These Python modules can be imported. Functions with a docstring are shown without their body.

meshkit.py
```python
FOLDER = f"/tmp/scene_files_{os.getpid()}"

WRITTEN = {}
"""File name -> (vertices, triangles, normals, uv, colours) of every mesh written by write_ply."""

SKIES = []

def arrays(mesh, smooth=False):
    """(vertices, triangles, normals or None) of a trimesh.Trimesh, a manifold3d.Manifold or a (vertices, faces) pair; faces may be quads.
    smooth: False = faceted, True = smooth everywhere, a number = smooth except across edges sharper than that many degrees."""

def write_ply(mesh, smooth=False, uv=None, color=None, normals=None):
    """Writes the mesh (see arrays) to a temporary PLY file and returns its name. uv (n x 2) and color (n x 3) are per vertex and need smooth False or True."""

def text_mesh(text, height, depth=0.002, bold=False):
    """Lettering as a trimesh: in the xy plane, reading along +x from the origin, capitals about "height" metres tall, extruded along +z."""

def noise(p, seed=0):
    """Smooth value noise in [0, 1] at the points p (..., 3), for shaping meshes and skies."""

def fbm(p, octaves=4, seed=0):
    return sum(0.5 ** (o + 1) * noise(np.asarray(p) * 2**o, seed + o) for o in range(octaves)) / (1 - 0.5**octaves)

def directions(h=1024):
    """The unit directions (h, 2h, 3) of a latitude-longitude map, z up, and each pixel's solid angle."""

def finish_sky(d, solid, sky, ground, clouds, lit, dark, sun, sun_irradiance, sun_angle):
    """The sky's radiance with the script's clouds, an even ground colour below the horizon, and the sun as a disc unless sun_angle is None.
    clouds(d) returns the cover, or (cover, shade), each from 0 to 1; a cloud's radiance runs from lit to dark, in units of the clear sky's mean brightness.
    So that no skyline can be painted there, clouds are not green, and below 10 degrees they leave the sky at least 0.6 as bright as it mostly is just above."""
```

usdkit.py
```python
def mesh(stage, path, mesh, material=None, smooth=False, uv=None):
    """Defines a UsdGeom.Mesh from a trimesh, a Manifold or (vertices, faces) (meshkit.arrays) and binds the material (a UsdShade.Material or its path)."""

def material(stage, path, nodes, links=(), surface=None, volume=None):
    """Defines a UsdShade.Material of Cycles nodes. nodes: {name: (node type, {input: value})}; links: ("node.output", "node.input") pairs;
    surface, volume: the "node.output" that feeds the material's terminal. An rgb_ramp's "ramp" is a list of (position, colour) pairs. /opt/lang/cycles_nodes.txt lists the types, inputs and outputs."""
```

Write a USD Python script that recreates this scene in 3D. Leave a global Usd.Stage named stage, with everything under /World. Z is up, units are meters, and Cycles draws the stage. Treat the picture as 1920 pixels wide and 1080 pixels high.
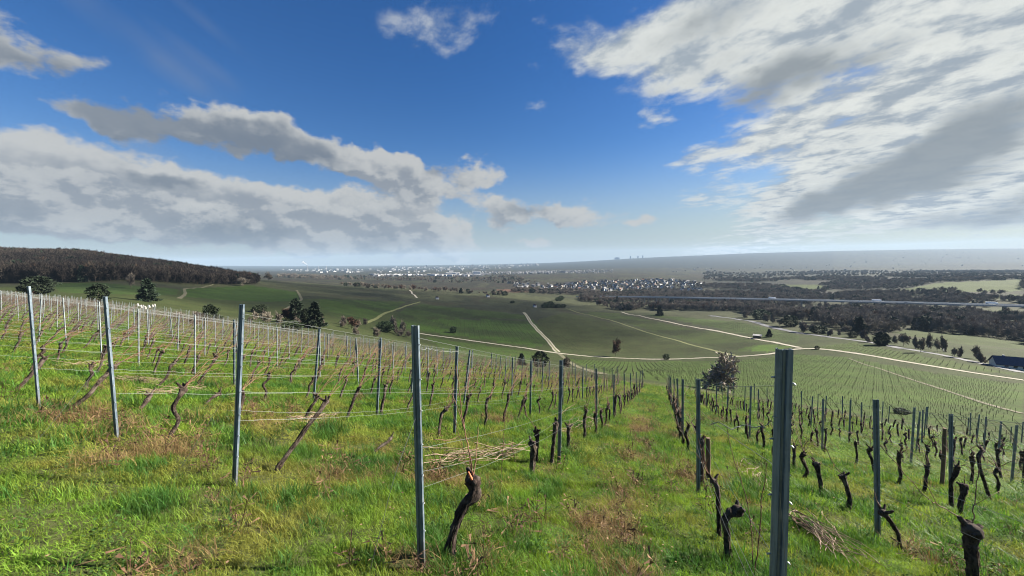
import math, random
import numpy as np, trimesh, usdkit, meshkit, shapely
from scipy.interpolate import RBFInterpolator
from shapely.geometry import Polygon, LineString
from pxr import Usd, UsdGeom, UsdLux, UsdShade, Gf, Sdf, Vt

random.seed(11)
rng = np.random.default_rng(11)
stage = Usd.Stage.CreateInMemory()
UsdGeom.SetStageUpAxis(stage, 'Z'); UsdGeom.SetStageMetersPerUnit(stage, 1.0)
UsdGeom.Xform.Define(stage, '/World'); UsdGeom.Scope.Define(stage, '/World/Looks')

# ------------------------------------------------------------------ camera, sky, sun
F = 723.0                                   # focal length in pixels of the 1920 wide photograph
PITCH, ROLL = math.atan(50 / 723), math.radians(1.2)
SUN_AZ, SUN_EL = math.radians(77), math.radians(29)
SKY_STRENGTH, SUN_INTENSITY, EXPOSURE = 0.05, 1.25, 1.85
SKY_SAT, SKY_VAL = 1.38, 0.66
HAZE_DENSITY = 3.1e-5
_f = np.array([0, math.cos(PITCH), -math.sin(PITCH)]); _r = np.array([1.0, 0, 0]); _u = np.cross(_r, _f)
CR, CU = _r * math.cos(ROLL) - _u * math.sin(ROLL), _r * math.sin(ROLL) + _u * math.cos(ROLL)
cam = UsdGeom.Camera.Define(stage, '/World/camera')
cam.CreateHorizontalApertureAttr(36.0); cam.CreateVerticalApertureAttr(20.25)
cam.CreateFocalLengthAttr(36.0 * F / 1920); cam.CreateClippingRangeAttr(Gf.Vec2f(0.05, 100000))
cam.CreateExposureAttr(EXPOSURE)
cam.AddTransformOp().Set(Gf.Matrix4d(*CR, 0, *CU, 0, *(-_f), 0, 0, 0, 0, 1))
SUN = np.array([math.sin(SUN_AZ) * math.cos(SUN_EL), math.cos(SUN_AZ) * math.cos(SUN_EL), math.sin(SUN_EL)])


def ray(px, py):
    px, py = np.asarray(px, float), np.asarray(py, float)
    return ((px - 960) / F)[..., None] * CR - ((py - 540) / F)[..., None] * CU + _f


class Graph:
    """A material of Cycles nodes: add() returns a node's name; a text with a dot in it is a link."""
    def __init__(self): self.n, self.l, self.k = {}, [], 0
    def add(self, kind, **inputs):
        self.k += 1; name = f'{kind}_{self.k}'; plain = {}
        for a, b in inputs.items():
            if isinstance(b, str) and '.' in b: self.l.append((b, f'{name}.{a}'))
            else: plain[a] = b
        self.n[name] = (kind, plain); return name
    def math(self, t, a, b=0.5, c=None, clamp=False):
        i = dict(math_type=t, value1=a, value2=b, use_clamp=clamp)
        if c is not None: i['value3'] = c
        return self.add('math', **i) + '.value'
    def mix(self, fac, a, b, t='mix'): return self.add('mix_color', blend_type=t, fac=fac, a=a, b=b) + '.result'
    def step(self, v, lo, hi, a=0.0, b=1.0): return self.add('map_range', range_type='smoothstep', value=v, from_min=lo, from_max=hi, to_min=a, to_max=b, clamp=True) + '.result'
    def noise(self, vec, scale, detail=4, rough=0.55, **k): return self.add('noise_texture', vector=vec, scale=scale, detail=detail, roughness=rough, **k)
    def make(self, path, surface=None, volume=None): return usdkit.material(stage, path, self.n, self.l, surface, volume)


def azel(px, py):
    d = ray(px, py); return np.array([math.atan2(d[0], d[1]), math.asin(d[2] / np.linalg.norm(d))])


def sky_material():
    g = Graph()
    dirn = g.add('texture_coordinate') + '.generated'
    nrm = g.add('vector_math', math_type='normalize', vector1=dirn) + '.vector'
    sep = g.add('separate_xyz', vector=nrm)
    x, y, z = sep + '.x', sep + '.y', sep + '.z'
    az, el = g.math('arctan2', x, y), g.math('arcsine', z)
    ae = g.add('combine_xyz', x=az, y=el, z=0.0) + '.vector'
    # flat cloud-sheet coordinates
    zz = g.math('add', g.math('maximum', z, 0.0), 0.14)
    sheet = g.add('combine_xyz', x=g.math('divide', x, zz), y=g.math('divide', y, zz), z=0.0) + '.vector'

    def warped(scale, sx, sy):                 # curls the outlines
        w = g.noise(nrm, scale, 3, 0.6) + '.color'
        w = g.add('vector_math', math_type='subtract', vector1=w, vector2=(0.5, 0.5, 0.5)) + '.vector'
        return g.add('vector_math', math_type='multiply_add', vector1=w, vector2=(sx, sy, 0), vector3=ae) + '.vector'

    def field(blobs, vec, tilt, aspect):
        """Sum of soft round patches in a tilted, stretched frame of azimuth and elevation."""
        ca, sa = math.cos(math.radians(tilt)), math.sin(math.radians(tilt))
        fx = lambda c: (ca * c[0] + sa * c[1], (-sa * c[0] + ca * c[1]) * aspect)
        u = g.add('vector_math', math_type='dot_product', vector1=vec, vector2=(ca, sa, 0)) + '.value'
        v = g.add('vector_math', math_type='dot_product', vector1=vec, vector2=(-sa * aspect, ca * aspect, 0)) + '.value'
        q = g.add('combine_xyz', x=u, y=v, z=0.0) + '.vector'
        total = None
        for px, py, sx, sy, wt in blobs:
            c = azel(px, py); kx = np.linalg.norm(azel(px + 4, py) - c) / 4; ky = np.linalg.norm(azel(px, py - 4) - c) / 4
            r, ry = sx * kx, sy * ky * aspect
            n = max(1, min(3, round(r / ry - .3))); rad = math.sqrt(r * ry) if n == 1 else ry * 1.1
            for k in range(n):
                o = fx(c); o = (o[0] + (0 if n == 1 else (k / (n - 1) - .5) * 2 * (r - rad * .75)), o[1], 0)
                d = g.add('vector_math', math_type='distance', vector1=q, vector2=o) + '.value'
                b = g.math('multiply_add', d, -wt / rad, wt, True)
                total = b if total is None else g.math('add', total, b)
        return total

    def plus(v, o): return g.add('vector_math', math_type='add', vector1=v, vector2=o) + '.vector'
    def centred(n, amp, base): return g.math('multiply_add', g.math('subtract', n, 0.5), amp, base)

    air = g.add('sky_texture', sky_type='single_scattering', sun_disc=False, sun_elevation=SUN_EL, sun_rotation=SUN_AZ, altitude=200.0, air_density=1.0, aerosol_density=0.4, ozone_density=2.5) + '.color'
    air = g.add('hsv', color=air, saturation=SKY_SAT, value=SKY_VAL, hue=0.512, fac=1.0) + '.color'
    cs = g.add('vector_math', math_type='dot_product', vector1=nrm, vector2=tuple(SUN)) + '.value'
    glow = g.step(cs, 0.35, 1.0)               # clouds and haze glow towards the sun
    col = air
    low = g.math('power', g.step(el, -0.01, 0.30, 1.0, 0.0), 1.4)
    pale = g.mix(glow, SKY_PALE, SKY_PALE_SUN)
    col = g.mix(g.math('multiply', low, 0.88), col, pale)
    # thin streaks left by aircraft
    tn = g.noise(ae, 5.0, 2, dimensions='2D') + '.fac'
    streak = g.math('multiply', field(STREAKS, ae, -30, 8), g.step(tn, 0.3, 0.75))
    col = g.mix(g.math('multiply', streak, 0.45), col, CLOUD_GREY)
    # the broken sheet on the sun's side
    vec = warped(6.0, 0.16, 0.10)
    along = g.add('mapping', mapping_type='texture', vector=sheet, rotation=(0, 0, math.radians(128)), scale=(1.25, 1.0, 1)) + '.vector'
    sf = field(SHEET, vec, 12, 2.6)
    gate = g.math('multiply', sf, 4.5, None, True)
    big = g.noise(along, 1.6, 4, 0.6, dimensions='2D') + '.fac'
    tex = g.noise(plus(along, (3.1, 1.7, 0)), 6.0, 6, 0.60, dimensions='2D', distortion=0.12) + '.fac'
    d = g.math('multiply_add', centred(tex, 1.5, centred(big, 1.7, 0.0)), gate, sf)
    cov = g.math('power', g.step(d, 0.10, 1.0), 0.85)
    body = g.step(centred(tex, 2.4, centred(big, 0.8, 0.5)), 0.10, 0.90)
    lit = g.mix(body, SHEET_MID, SHEET_LIT)
    lit = g.mix(g.math('multiply', g.math('multiply', glow, 0.75), body), lit, SHEET_SUN)
    dark = g.step(centred(tex, 1.3, centred(big, 1.3, field(SHEET_DARK, vec, 14, 3.4))), 0.0, 1.0)
    lit = g.mix(g.math('multiply', dark, 0.92), lit, SHEET_GREY)
    col = g.mix(cov, col, lit)
    # cumulus banks of the other side: bright crests, grey bellies
    vec = warped(12.0, 0.12, 0.09)
    puff = g.add('mapping', mapping_type='point', vector=ae, scale=(1, 1.7, 1)) + '.vector'
    n0 = g.noise(puff, 11.0, 6, 0.60, dimensions='2D') + '.fac'
    n1 = g.noise(plus(puff, (0.012, 0.030, 0)), 11.0, 5, 0.60, dimensions='2D') + '.fac'
    base = field(BANKS, vec, -8, 2.8)
    d0 = g.math('multiply_add', centred(n0, 1.15, 0.0), g.math('multiply', base, 4.0, None, True), base)
    up = centred(n1, 0.65, field(BANKS, plus(vec, (0.010, 0.024, 0)), -8, 2.8))
    cov = g.step(d0, 0.14, 0.48)
    crest = g.step(up, 0.10, 0.95, 1.0, 0.0)
    c1 = g.mix(crest, CLOUD_GREY, CLOUD_LIT)
    relief = g.step(g.math('subtract', n0, n1), -0.06, 0.10)
    c1 = g.mix(g.math('multiply', relief, 0.6), c1, CLOUD_LIT)
    dk = g.step(centred(n1, 0.7, field(BANK_DARK, vec, -4, 3.2)), 0.02, 0.75)
    c1 = g.mix(g.math('multiply', dk, 0.8), c1, CLOUD_DARK)
    lt = g.step(centred(n0, 1.6, field(BANK_LIT, vec, -4, 3.2)), 0.12, 0.8)
    c1 = g.mix(g.math('multiply', lt, 0.85), c1, CLOUD_LIT)
    c1 = g.mix(g.math('multiply', g.step(el, 0.01, 0.11, 1.0, 0.0), 0.42), c1, pale)
    col = g.mix(g.math('multiply', cov, 0.96), col, c1)
    bg = g.add('background_shader', color=col, strength=SKY_STRENGTH)
    return g.make('/World/Looks/sky_air', surface=bg + '.background')


# cloud radiances, as they come out of the lens at exposure 0
K = 1.0 / SKY_STRENGTH
c3 = lambda r, g_, b, k=2 ** -EXPOSURE: (r * K * k, g_ * K * k, b * K * k)
SKY_PALE, SKY_PALE_SUN = c3(.325, .38, .43), c3(.50, .53, .47)
CLOUD_GREY, CLOUD_LIT, CLOUD_DARK = c3(.275, .305, .345), c3(.54, .55, .54), c3(.15, .185, .235)
SHEET_MID, SHEET_LIT, SHEET_SUN, SHEET_GREY = c3(.36, .42, .48), c3(.68, .71, .70), c3(.84, .87, .82), c3(.26, .30, .335)
# centre px, py; half sizes; weight
BANKS = [(60, 350, 360, 145, 1.2), (330, 385, 340, 120, 1.15), (680, 420, 300, 70, .9), (570, 415, 260, 62, .9), (770, 425, 170, 45, .75), (-150, 350, 300, 130, 1.1),
         (230, 222, 150, 50, .8), (430, 240, 160, 58, .9), (590, 280, 130, 58, .9), (700, 305, 100, 50, .9),
         (790, 345, 170, 46, .9), (900, 322, 80, 30, .65), (40, 85, 190, 60, .62), (-80, 70, 160, 60, .5),
         (960, 400, 130, 36, .8), (1075, 400, 110, 28, .7), (830, 460, 120, 24, .65), (1000, 458, 55, 16, .6), (640, 442, 220, 30, .7), (1190, 412, 60, 16, .42)]
BANK_DARK = [(310, 238, 240, 70, 1.0), (540, 280, 150, 60, .7), (30, 95, 200, 70, .8), (310, 335, 75, 24, .9), (520, 272, 150, 42, .5), (280, 232, 180, 40, .5), (200, 425, 380, 40, .6), (600, 445, 200, 30, .6), (840, 322, 90, 24, .6), (985, 395, 100, 22, .7)]
BANK_LIT = [(60, 310, 200, 52, .6), (380, 385, 90, 28, .7), (330, 305, 100, 28, .5), (720, 312, 80, 30, .6), (830, 460, 90, 18, .8), (470, 425, 90, 18, .5), (1000, 458, 55, 12, .9), (850, 355, 70, 18, .5)]
SHEET = [(1750, 150, 500, 260, 1.0), (1760, 170, 400, 200, .6), (1500, 60, 400, 130, 1.0), (1250, 60, 210, 80, .8), (1250, 140, 130, 46, .65), (1650, 330, 380, 110, 1.0), (1420, 250, 170, 80, .7),
         (1900, 330, 350, 140, 1.0), (1500, 370, 220, 56, .95), (1080, 75, 150, 70, .66), (1010, 40, 110, 50, .5), (890, 50, 150, 64, .56), (790, 40, 110, 60, .5), (1030, 198, 75, 30, .5), (1150, 90, 130, 60, .75), (1330, 20, 250, 80, .6), (1240, 236, 60, 22, .5), (1320, 375, 110, 26, .5), (1300, 290, 70, 22, .5),
         (1600, 420, 380, 60, .8), (2200, 200, 600, 400, 1.0), (1700, -150, 700, 250, 1.0), (2500, -500, 900, 700, 1.0)]
SHEET_DARK = [(1440, 165, 200, 56, 1.0), (1620, 110, 130, 36, .6), (1860, 240, 190, 80, 1.0), (1700, 330, 260, 66, 1.0), (1560, 380, 180, 44, .8), (1850, 400, 220, 56, .8), (1330, 30, 150, 45, .5)]
STREAKS = [(300, 110, 330, 36, .7), (450, 170, 170, 26, .6), (100, 170, 260, 60, .7), (390, 45, 140, 18, .4)]

dome = UsdLux.DomeLight.Define(stage, '/World/sky')
UsdShade.MaterialBindingAPI.Apply(dome.GetPrim()).Bind(sky_material())
dome.GetPrim().SetCustomDataByKey('kind', 'structure')
sun = UsdLux.DistantLight.Define(stage, '/World/sun')
sun.CreateNormalizeAttr(True); sun.CreateIntensityAttr(SUN_INTENSITY); sun.CreateAngleAttr(0.5); sun.CreateColorAttr(Gf.Vec3f(1.0, 0.93, 0.82))
zax = SUN; xax = np.cross([0, 0, 1.0], zax); xax /= np.linalg.norm(xax); yax = np.cross(zax, xax)
sun.AddTransformOp().Set(Gf.Matrix4d(*xax, 0, *yax, 0, *zax, 0, 0, 0, 0, 1))

# ------------------------------------------------------------------ helpers
used = {}


def numbered(path):
    k = used.get(path, -1) + 1; used[path] = k
    return path if k == 0 else f'{path}_{k:03d}'


def tag(prim, label=None, cat=None, group=None, kind=None):
    for k, v in (('label', label), ('category', cat), ('group', group), ('kind', kind)):
        if v: prim.SetCustomDataByKey(k, v)
    return prim


def path_of(parent): return '/World' if parent is None else str(parent.GetPath())


def obj(name, mesh, mat, parent=None, smooth=False):
    return usdkit.mesh(stage, numbered(path_of(parent) + '/' + name), mesh, mat, smooth).GetPrim()


def xf(loc=(0, 0, 0), rz=0.0, scale=1.0, tilt=(0, 0)):
    """Row-vector matrix: scale, turn about z, then lean by tilt (radians towards +x, +y)."""
    s = np.diag(np.broadcast_to(np.asarray(scale, float), 3))
    c, n = math.cos(rz), math.sin(rz)
    m = s @ np.array([[c, n, 0], [-n, c, 0], [0, 0, 1]])
    sh = np.eye(3); sh[2, 0], sh[2, 1] = math.tan(tilt[0]), math.tan(tilt[1])
    if tilt != (0, 0):
        a = trimesh.transformations.rotation_matrix(tilt[0], [0, 1, 0])[:3, :3] @ trimesh.transformations.rotation_matrix(-tilt[1], [1, 0, 0])[:3, :3]
        m = m @ a.T
    return Gf.Matrix4d(*m[0], 0, *m[1], 0, *m[2], 0, *map(float, loc), 1)


def thing(name, label, cat, m=None, group=None):
    x = UsdGeom.Xform.Define(stage, numbered('/World/' + name)); x.AddTransformOp().Set(m or Gf.Matrix4d(1))
    return tag(x.GetPrim(), label, cat, group)


def dup(src, name, label, m, group=None):
    was = src.GetCustomData()
    p = thing(name, label, was['category'], m, group)
    p.GetReferences().AddInternalReference(src.GetPath()); p.SetInstanceable(True)
    return p


def instancer(name, protos, pos, idx, yaw, scale, label=None, cat=None, kind='stuff', tilt=None, parent=None):
    """protos: list of (name, mesh, material)."""
    pi = UsdGeom.PointInstancer.Define(stage, numbered(path_of(parent) + '/' + name))
    for n, m, mat, sm in protos:
        p = usdkit.mesh(stage, f'{pi.GetPath()}/{n}', m, mat, sm); pi.GetPrototypesRel().AddTarget(p.GetPath())
    pos = np.asarray(pos, np.float32); n = len(pos); yaw = np.asarray(yaw)
    q = np.zeros((n, 4)); q[:, 0] = np.cos(yaw / 2); q[:, 3] = np.sin(yaw / 2)
    if tilt is not None:                       # lean about x and y before the turn
        tx, ty = tilt[:, 0] / 2, tilt[:, 1] / 2
        w, z = q[:, 0].copy(), q[:, 3].copy()
        q = np.stack([w, w * tx - z * ty, w * ty + z * tx, z], 1); q /= np.linalg.norm(q, axis=1, keepdims=True)
    sc = np.asarray(scale, np.float32); sc = np.repeat(sc[:, None], 3, 1) if sc.ndim == 1 else sc
    pi.CreatePositionsAttr(Vt.Vec3fArray.FromNumpy(pos))
    pi.CreateProtoIndicesAttr(Vt.IntArray.FromNumpy(np.asarray(idx, np.int32)))
    pi.CreateOrientationsAttr(Vt.QuathArray([Gf.Quath(*map(float, r)) for r in q]))
    pi.CreateScalesAttr(Vt.Vec3fArray.FromNumpy(sc))
    return tag(pi.GetPrim(), label, cat, None, kind)


def tube(path, radius, sides=5, caps=True, twist=None):
    """Tube along a polyline; radius a number or one per point."""
    p = np.asarray(path, float); n = len(p); r = np.broadcast_to(np.asarray(radius, float), (n,))
    t = np.gradient(p, axis=0); t /= np.maximum(np.linalg.norm(t, axis=1, keepdims=True), 1e-9)
    ref = np.array([0.31, 0.17, 0.93]) if abs(t.mean(0)[2]) < 0.8 * np.linalg.norm(t.mean(0)) + 1e-9 else np.array([1.0, 0.2, 0.1])
    a = np.cross(t, ref); a /= np.maximum(np.linalg.norm(a, axis=1, keepdims=True), 1e-9); b = np.cross(t, a)
    th = np.arange(sides) / sides * 2 * np.pi
    v = (p[:, None] + r[:, None, None] * (np.cos(th)[None, :, None] * a[:, None] + np.sin(th)[None, :, None] * b[:, None])).reshape(-1, 3)
    i = np.arange(n - 1)[:, None] * sides; j = np.arange(sides)[None]; k = (j + 1) % sides
    q = np.stack([i + j, i + sides + j, i + sides + k, i + k], -1).reshape(-1, 4)
    f = np.vstack([q[:, [0, 1, 2]], q[:, [0, 2, 3]]])
    if caps:
        e = (n - 1) * sides
        f = np.vstack([f, [[0, m, m + 1] for m in range(1, sides - 1)], [[e, e + m + 1, e + m] for m in range(1, sides - 1)]])
    return v, f


def join(parts):
    parts = [x for x in parts if len(x[0])]
    at = np.cumsum([0] + [len(x[0]) for x in parts])
    return np.vstack([x[0] for x in parts]), np.vstack([np.asarray(x[1]) + o for x, o in zip(parts, at)])


def box(sx, sy, sz, c=(0, 0, 0)):
    b = trimesh.creation.box([sx, sy, sz]); b.apply_translation(c); return np.array(b.vertices), np.array(b.faces)


# ------------------------------------------------------------------ the lie of the land
D2, N2 = np.array([.36312, .93174]), np.array([.93174, -.36312])        # along the vine rows (downhill), across them
CP = [(0,566,89),(0,553,130),(0,540,240),(0,531,350),(0,499,560),(0,479,800),(0,508,1500),
(150,575,70),(150,560,120),(150,548,200),(150,535,320),(150,487,700),(150,507,1500),
(250,590,62),(250,566,130),(250,553,220),(250,538,320),(250,524,430),(250,495,750),(250,508,1500),(250,512,3000),
(400,612,57),(400,601,120),(400,590,190),(400,560,330),(400,540,480),(400,527,600),(400,514,900),(400,516,1500),(400,513,3000),
(480,625,55),(480,612,140),(480,596,220),(480,562,380),(480,538,560),(480,527,800),(480,524,1200),(480,517,2200),(480,511,4000),
(600,642,54),(600,624,140),(600,610,205),(600,585,300),(600,560,430),(600,545,620),(600,536,900),(600,530,1400),(600,515,3500),(600,506,8000),
(760,668,53),(760,650,120),(760,632,290),(760,600,400),(760,570,560),(760,552,800),(760,541,1200),(760,532,1600),(760,517,3000),(760,506,6500),(760,501,10000),
(1000,712,55),(1000,690,150),(1000,655,310),(1000,620,410),(1000,590,570),(1000,570,800),(1000,555,1100),(1000,545,1400),(1000,520,2400),(1000,508,4500),(1000,497,9000),(1000,494,14000),
(1215,717,56),(1215,700,115),(1215,674,270),(1215,640,370),(1215,605,530),(1215,585,720),(1215,572,900),(1215,560,1150),(1215,535,1750),(1215,519,2400),(1215,505,4500),(1215,486,9500),(1215,483,12500),(1215,486,16000),
(1400,745,56),(1400,715,110),(1400,668,240),(1400,640,320),(1400,615,420),(1400,590,600),(1400,572,800),(1400,556,1100),(1400,538,1500),(1400,522,2200),(1400,515,3000),(1400,500,5000),(1400,478,10000),(1400,475,12500),(1400,479,16000),
(1600,790,45),(1600,730,105),(1600,690,165),(1600,655,245),(1600,630,330),(1600,610,430),(1600,590,600),(1600,562,900),(1600,545,1200),(1600,524,1700),(1600,514,2600),(1600,500,5000),(1600,473,9500),(1600,470,12000),(1600,474,16000),
(1760,830,36),(1760,760,80),(1760,700,160),(1760,665,225),(1760,640,330),(1760,610,460),(1760,590,600),(1760,556,850),(1760,535,1150),(1760,519,1700),(1760,512,2500),(1760,500,5000),(1760,470,9500),(1760,467,12000),(1760,470,16000),
(1920,855,29),(1920,790,60),(1920,730,130),(1920,700,180),(1920,680,215),(1920,650,320),(1920,620,440),(1920,596,560),(1920,560,780),(1920,530,1150),(1920,518,1700),(1920,512,2500),(1920,498,5000),(1920,467,9500),(1920,464,12000),(1920,468,16000)]


def slope_near(x, y):
    s = np.clip(x * D2[0] + y * D2[1], -30, 90); u = x * N2[0] + y * N2[1]
    return -1.70 - .318 * s + .00078 * s ** 2 - .0485 * u


cp = np.array(CP, float); _p = ray(cp[:, 0], cp[:, 1]); _p = _p * (cp[:, 2] / _p[:, 1])[:, None]
_A, _R = [m.ravel() for m in np.meshgrid(np.radians(np.linspace(-60, 60, 13)), np.geomspace(12, 40, 4))]
_x = np.concatenate([_p[:, 0], _R * np.sin(_A)]); _y = np.concatenate([_p[:, 1], _R * np.cos(_A)])
_z = np.concatenate([_p[:, 2], slope_near(_R * np.sin(_A), _R * np.cos(_A))]); _rr = np.hypot(_x, _y)
_rbf = RBFInterpolator(np.stack([np.arctan2(_x, _y) * 2, np.log(_rr)], 1), _z / _rr, kernel='thin_plate_spline', smoothing=.0003)

AZ = np.radians(np.concatenate([np.arange(-180, -62, 4.0), np.arange(-60, 60.01, 0.16), np.arange(63, 180.1, 3.9)])); AZ[-1] = math.pi
RG = np.concatenate([np.geomspace(0.4, 60, 170), np.geomspace(60, 16500, 200)[1:]])
_a, _g = np.meshgrid(AZ, RG, indexing='ij')
GX, GY = _g * np.sin(_a), _g * np.cos(_a)
_far = _rbf(np.stack([np.clip(_a.ravel(), -1.0, 1.0) * 2, np.log(np.maximum(_g.ravel(), 10))], 1)).reshape(_a.shape) * _g
_t = np.clip((_g - 22) / 25, 0, 1); _t = _t * _t * (3 - 2 * _t)
GZ = slope_near(GX, GY) * (1 - _t) + _far * _t
_q = np.stack([GX, GY, 0 * GX], -1)
GZ += (meshkit.fbm(_q * 1.3, 3, 5) - .5) * .11 * np.clip(1 - _g / 60, 0, 1)
GZ += (meshkit.fbm(_q / 60, 4, 9) - .5) * np.clip((_g - 90) / 700, 0, 1) * 7.0
GZ[0] = GZ[-1] = (GZ[0] + GZ[-1]) / 2


def ground(x, y):
    """Height of the terrain mesh."""
    x, y = np.asarray(x, float), np.asarray(y, float)
    a = np.arctan2(x, y); r = np.clip(np.hypot(x, y), RG[0], RG[-1] * .999)
    i = np.clip(np.searchsorted(AZ, a, 'right') - 1, 0, len(AZ) - 2); k = np.clip(np.searchsorted(RG, r, 'right') - 1, 0, len(RG) - 2)
    s = np.clip((a - AZ[i]) / (AZ[i + 1] - AZ[i]), 0, 1); t = (r - RG[k]) / (RG[k + 1] - RG[k])
    return (GZ[i, k] * (1 - s) + GZ[i + 1, k] * s) * (1 - t) + (GZ[i, k + 1] * (1 - s) + GZ[i + 1, k + 1] * s) * t


def hit(px, py, start=1.2):
    """Where the line of sight through a pixel of the photograph meets the ground."""
    d = ray(px, py); t = np.geomspace(start, 16000, 3000)
    p = d[None] * t[:, None]; under = np.nonzero(p[:, 2] < ground(p[:, 0], p[:, 1]))[0]
    k = under[0] if len(under) else len(t) - 1
    a, b = t[max(k - 1, 0)], t[k]
    for _ in range(12):
        m = (a + b) / 2; q = d * m
        if q[2] < ground(q[0], q[1]): b = m
        else: a = m
    q = d * b; return np.array([q[0], q[1], float(ground(q[0], q[1]))])


def pd(px, d):
    """A point of the map: in the direction of column px, d metres ahead."""
    r = ray(px, 500.0); return np.array([r[0] / r[1] * d, d])


def zone(pts): return Polygon([pd(*p) for p in pts])
def inside(z, x, y): return shapely.contains_xy(z, x, y)
def su(s, u): return s * D2[0] + u * N2[0], s * D2[1] + u * N2[1]

# ------------------------------------------------------------------ materials
def simple(name, col, rough=0.8, var=0.25, scale=6.0, metallic=0.0, bump=0.0, col2=None, translucent=0.0, obj_var=0.0, spec=0.3, detail=5, stretch=(1, 1, 1), wash=None):
    """Colour broken by noise in the world's own coordinates, with optional second colour, bump and see-through light."""
    g = Graph()
    pos = g.add('geometry') + '.position'
    v = g.add('mapping', mapping_type='point', vector=pos, scale=stretch) + '.vector' if stretch != (1, 1, 1) else pos
    n = g.noise(v, scale, detail, 0.6) + '.fac'
    c2 = col2 or tuple(c * (1 - var) for c in col)
    c = g.mix(g.step(n, 0.35, 0.65), tuple(min(1, k * (1 + var * .4)) for k in col), c2)
    if wash:                                    # a second, slow drift of colour: (scale, colour)
        m = g.noise(pos, wash[0], 3, 0.6) + '.fac'
        c = g.mix(g.step(m, 0.45, 0.68), c, wash[1])
    if obj_var:
        r = g.add('object_info') + '.random'
        k = g.math('multiply_add', r, 2 * obj_var, 1 - obj_var)
        c = g.add('hsv', color=c, value=k, saturation=1.0, hue=g.math('multiply_add', r, 0.03, 0.485), fac=1.0) + '.color'
    extra = {}
    if bump:
        h = g.noise(v, scale * 4, 6, 0.65) + '.fac'
        extra['normal'] = g.add('bump', height=h, strength=bump, distance=0.02) + '.normal'
    p = g.add('principled_bsdf', base_color=c, roughness=rough, metallic=metallic, specular_ior_level=spec, **extra)
    out = p + '.BSDF'
    if translucent:
        t = g.add('translucent_bsdf', color=g.add('hsv', color=c, value=1.25, saturation=1.1, hue=0.49, fac=1.0) + '.color') + '.BSDF'
        out = g.add('mix_closure', fac=translucent, closure1=out, closure2=t) + '.closure'
    return g.make('/World/Looks/' + name, surface=out)


def land_material():
    g = Graph()
    pos = g.add('geometry') + '.position'
    c = g.add('attribute', attribute='landcolor') + '.color'
    n1 = g.step(g.noise(pos, 2.5, 8, 0.7) + '.fac', 0.3, 0.7, 0.55, 1.3)
    n2 = g.step(g.noise(pos, 0.05, 6, 0.65) + '.fac', 0.3, 0.7, 0.78, 1.2)
    n3 = g.step(g.noise(pos, 0.35, 5, 0.6) + '.fac', 0.42, 0.66)
    k = g.math('multiply', n1, n2)
    c = g.mix(1.0, c, g.add('combine_color', r=k, g=k, b=k) + '.color', 'multiply')
    c = g.mix(g.math('multiply', n3, 0.28), c, (.060, .048, .022))
    h = g.noise(pos, 9.0, 6, 0.7) + '.fac'
    b = g.add('bump', height=h, strength=0.6, distance=0.08) + '.normal'
    p = g.add('principled_bsdf', base_color=c, roughness=0.95, specular_ior_level=0.1, normal=b)
    return g.make('/World/Looks/land', surface=p + '.BSDF')


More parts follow.
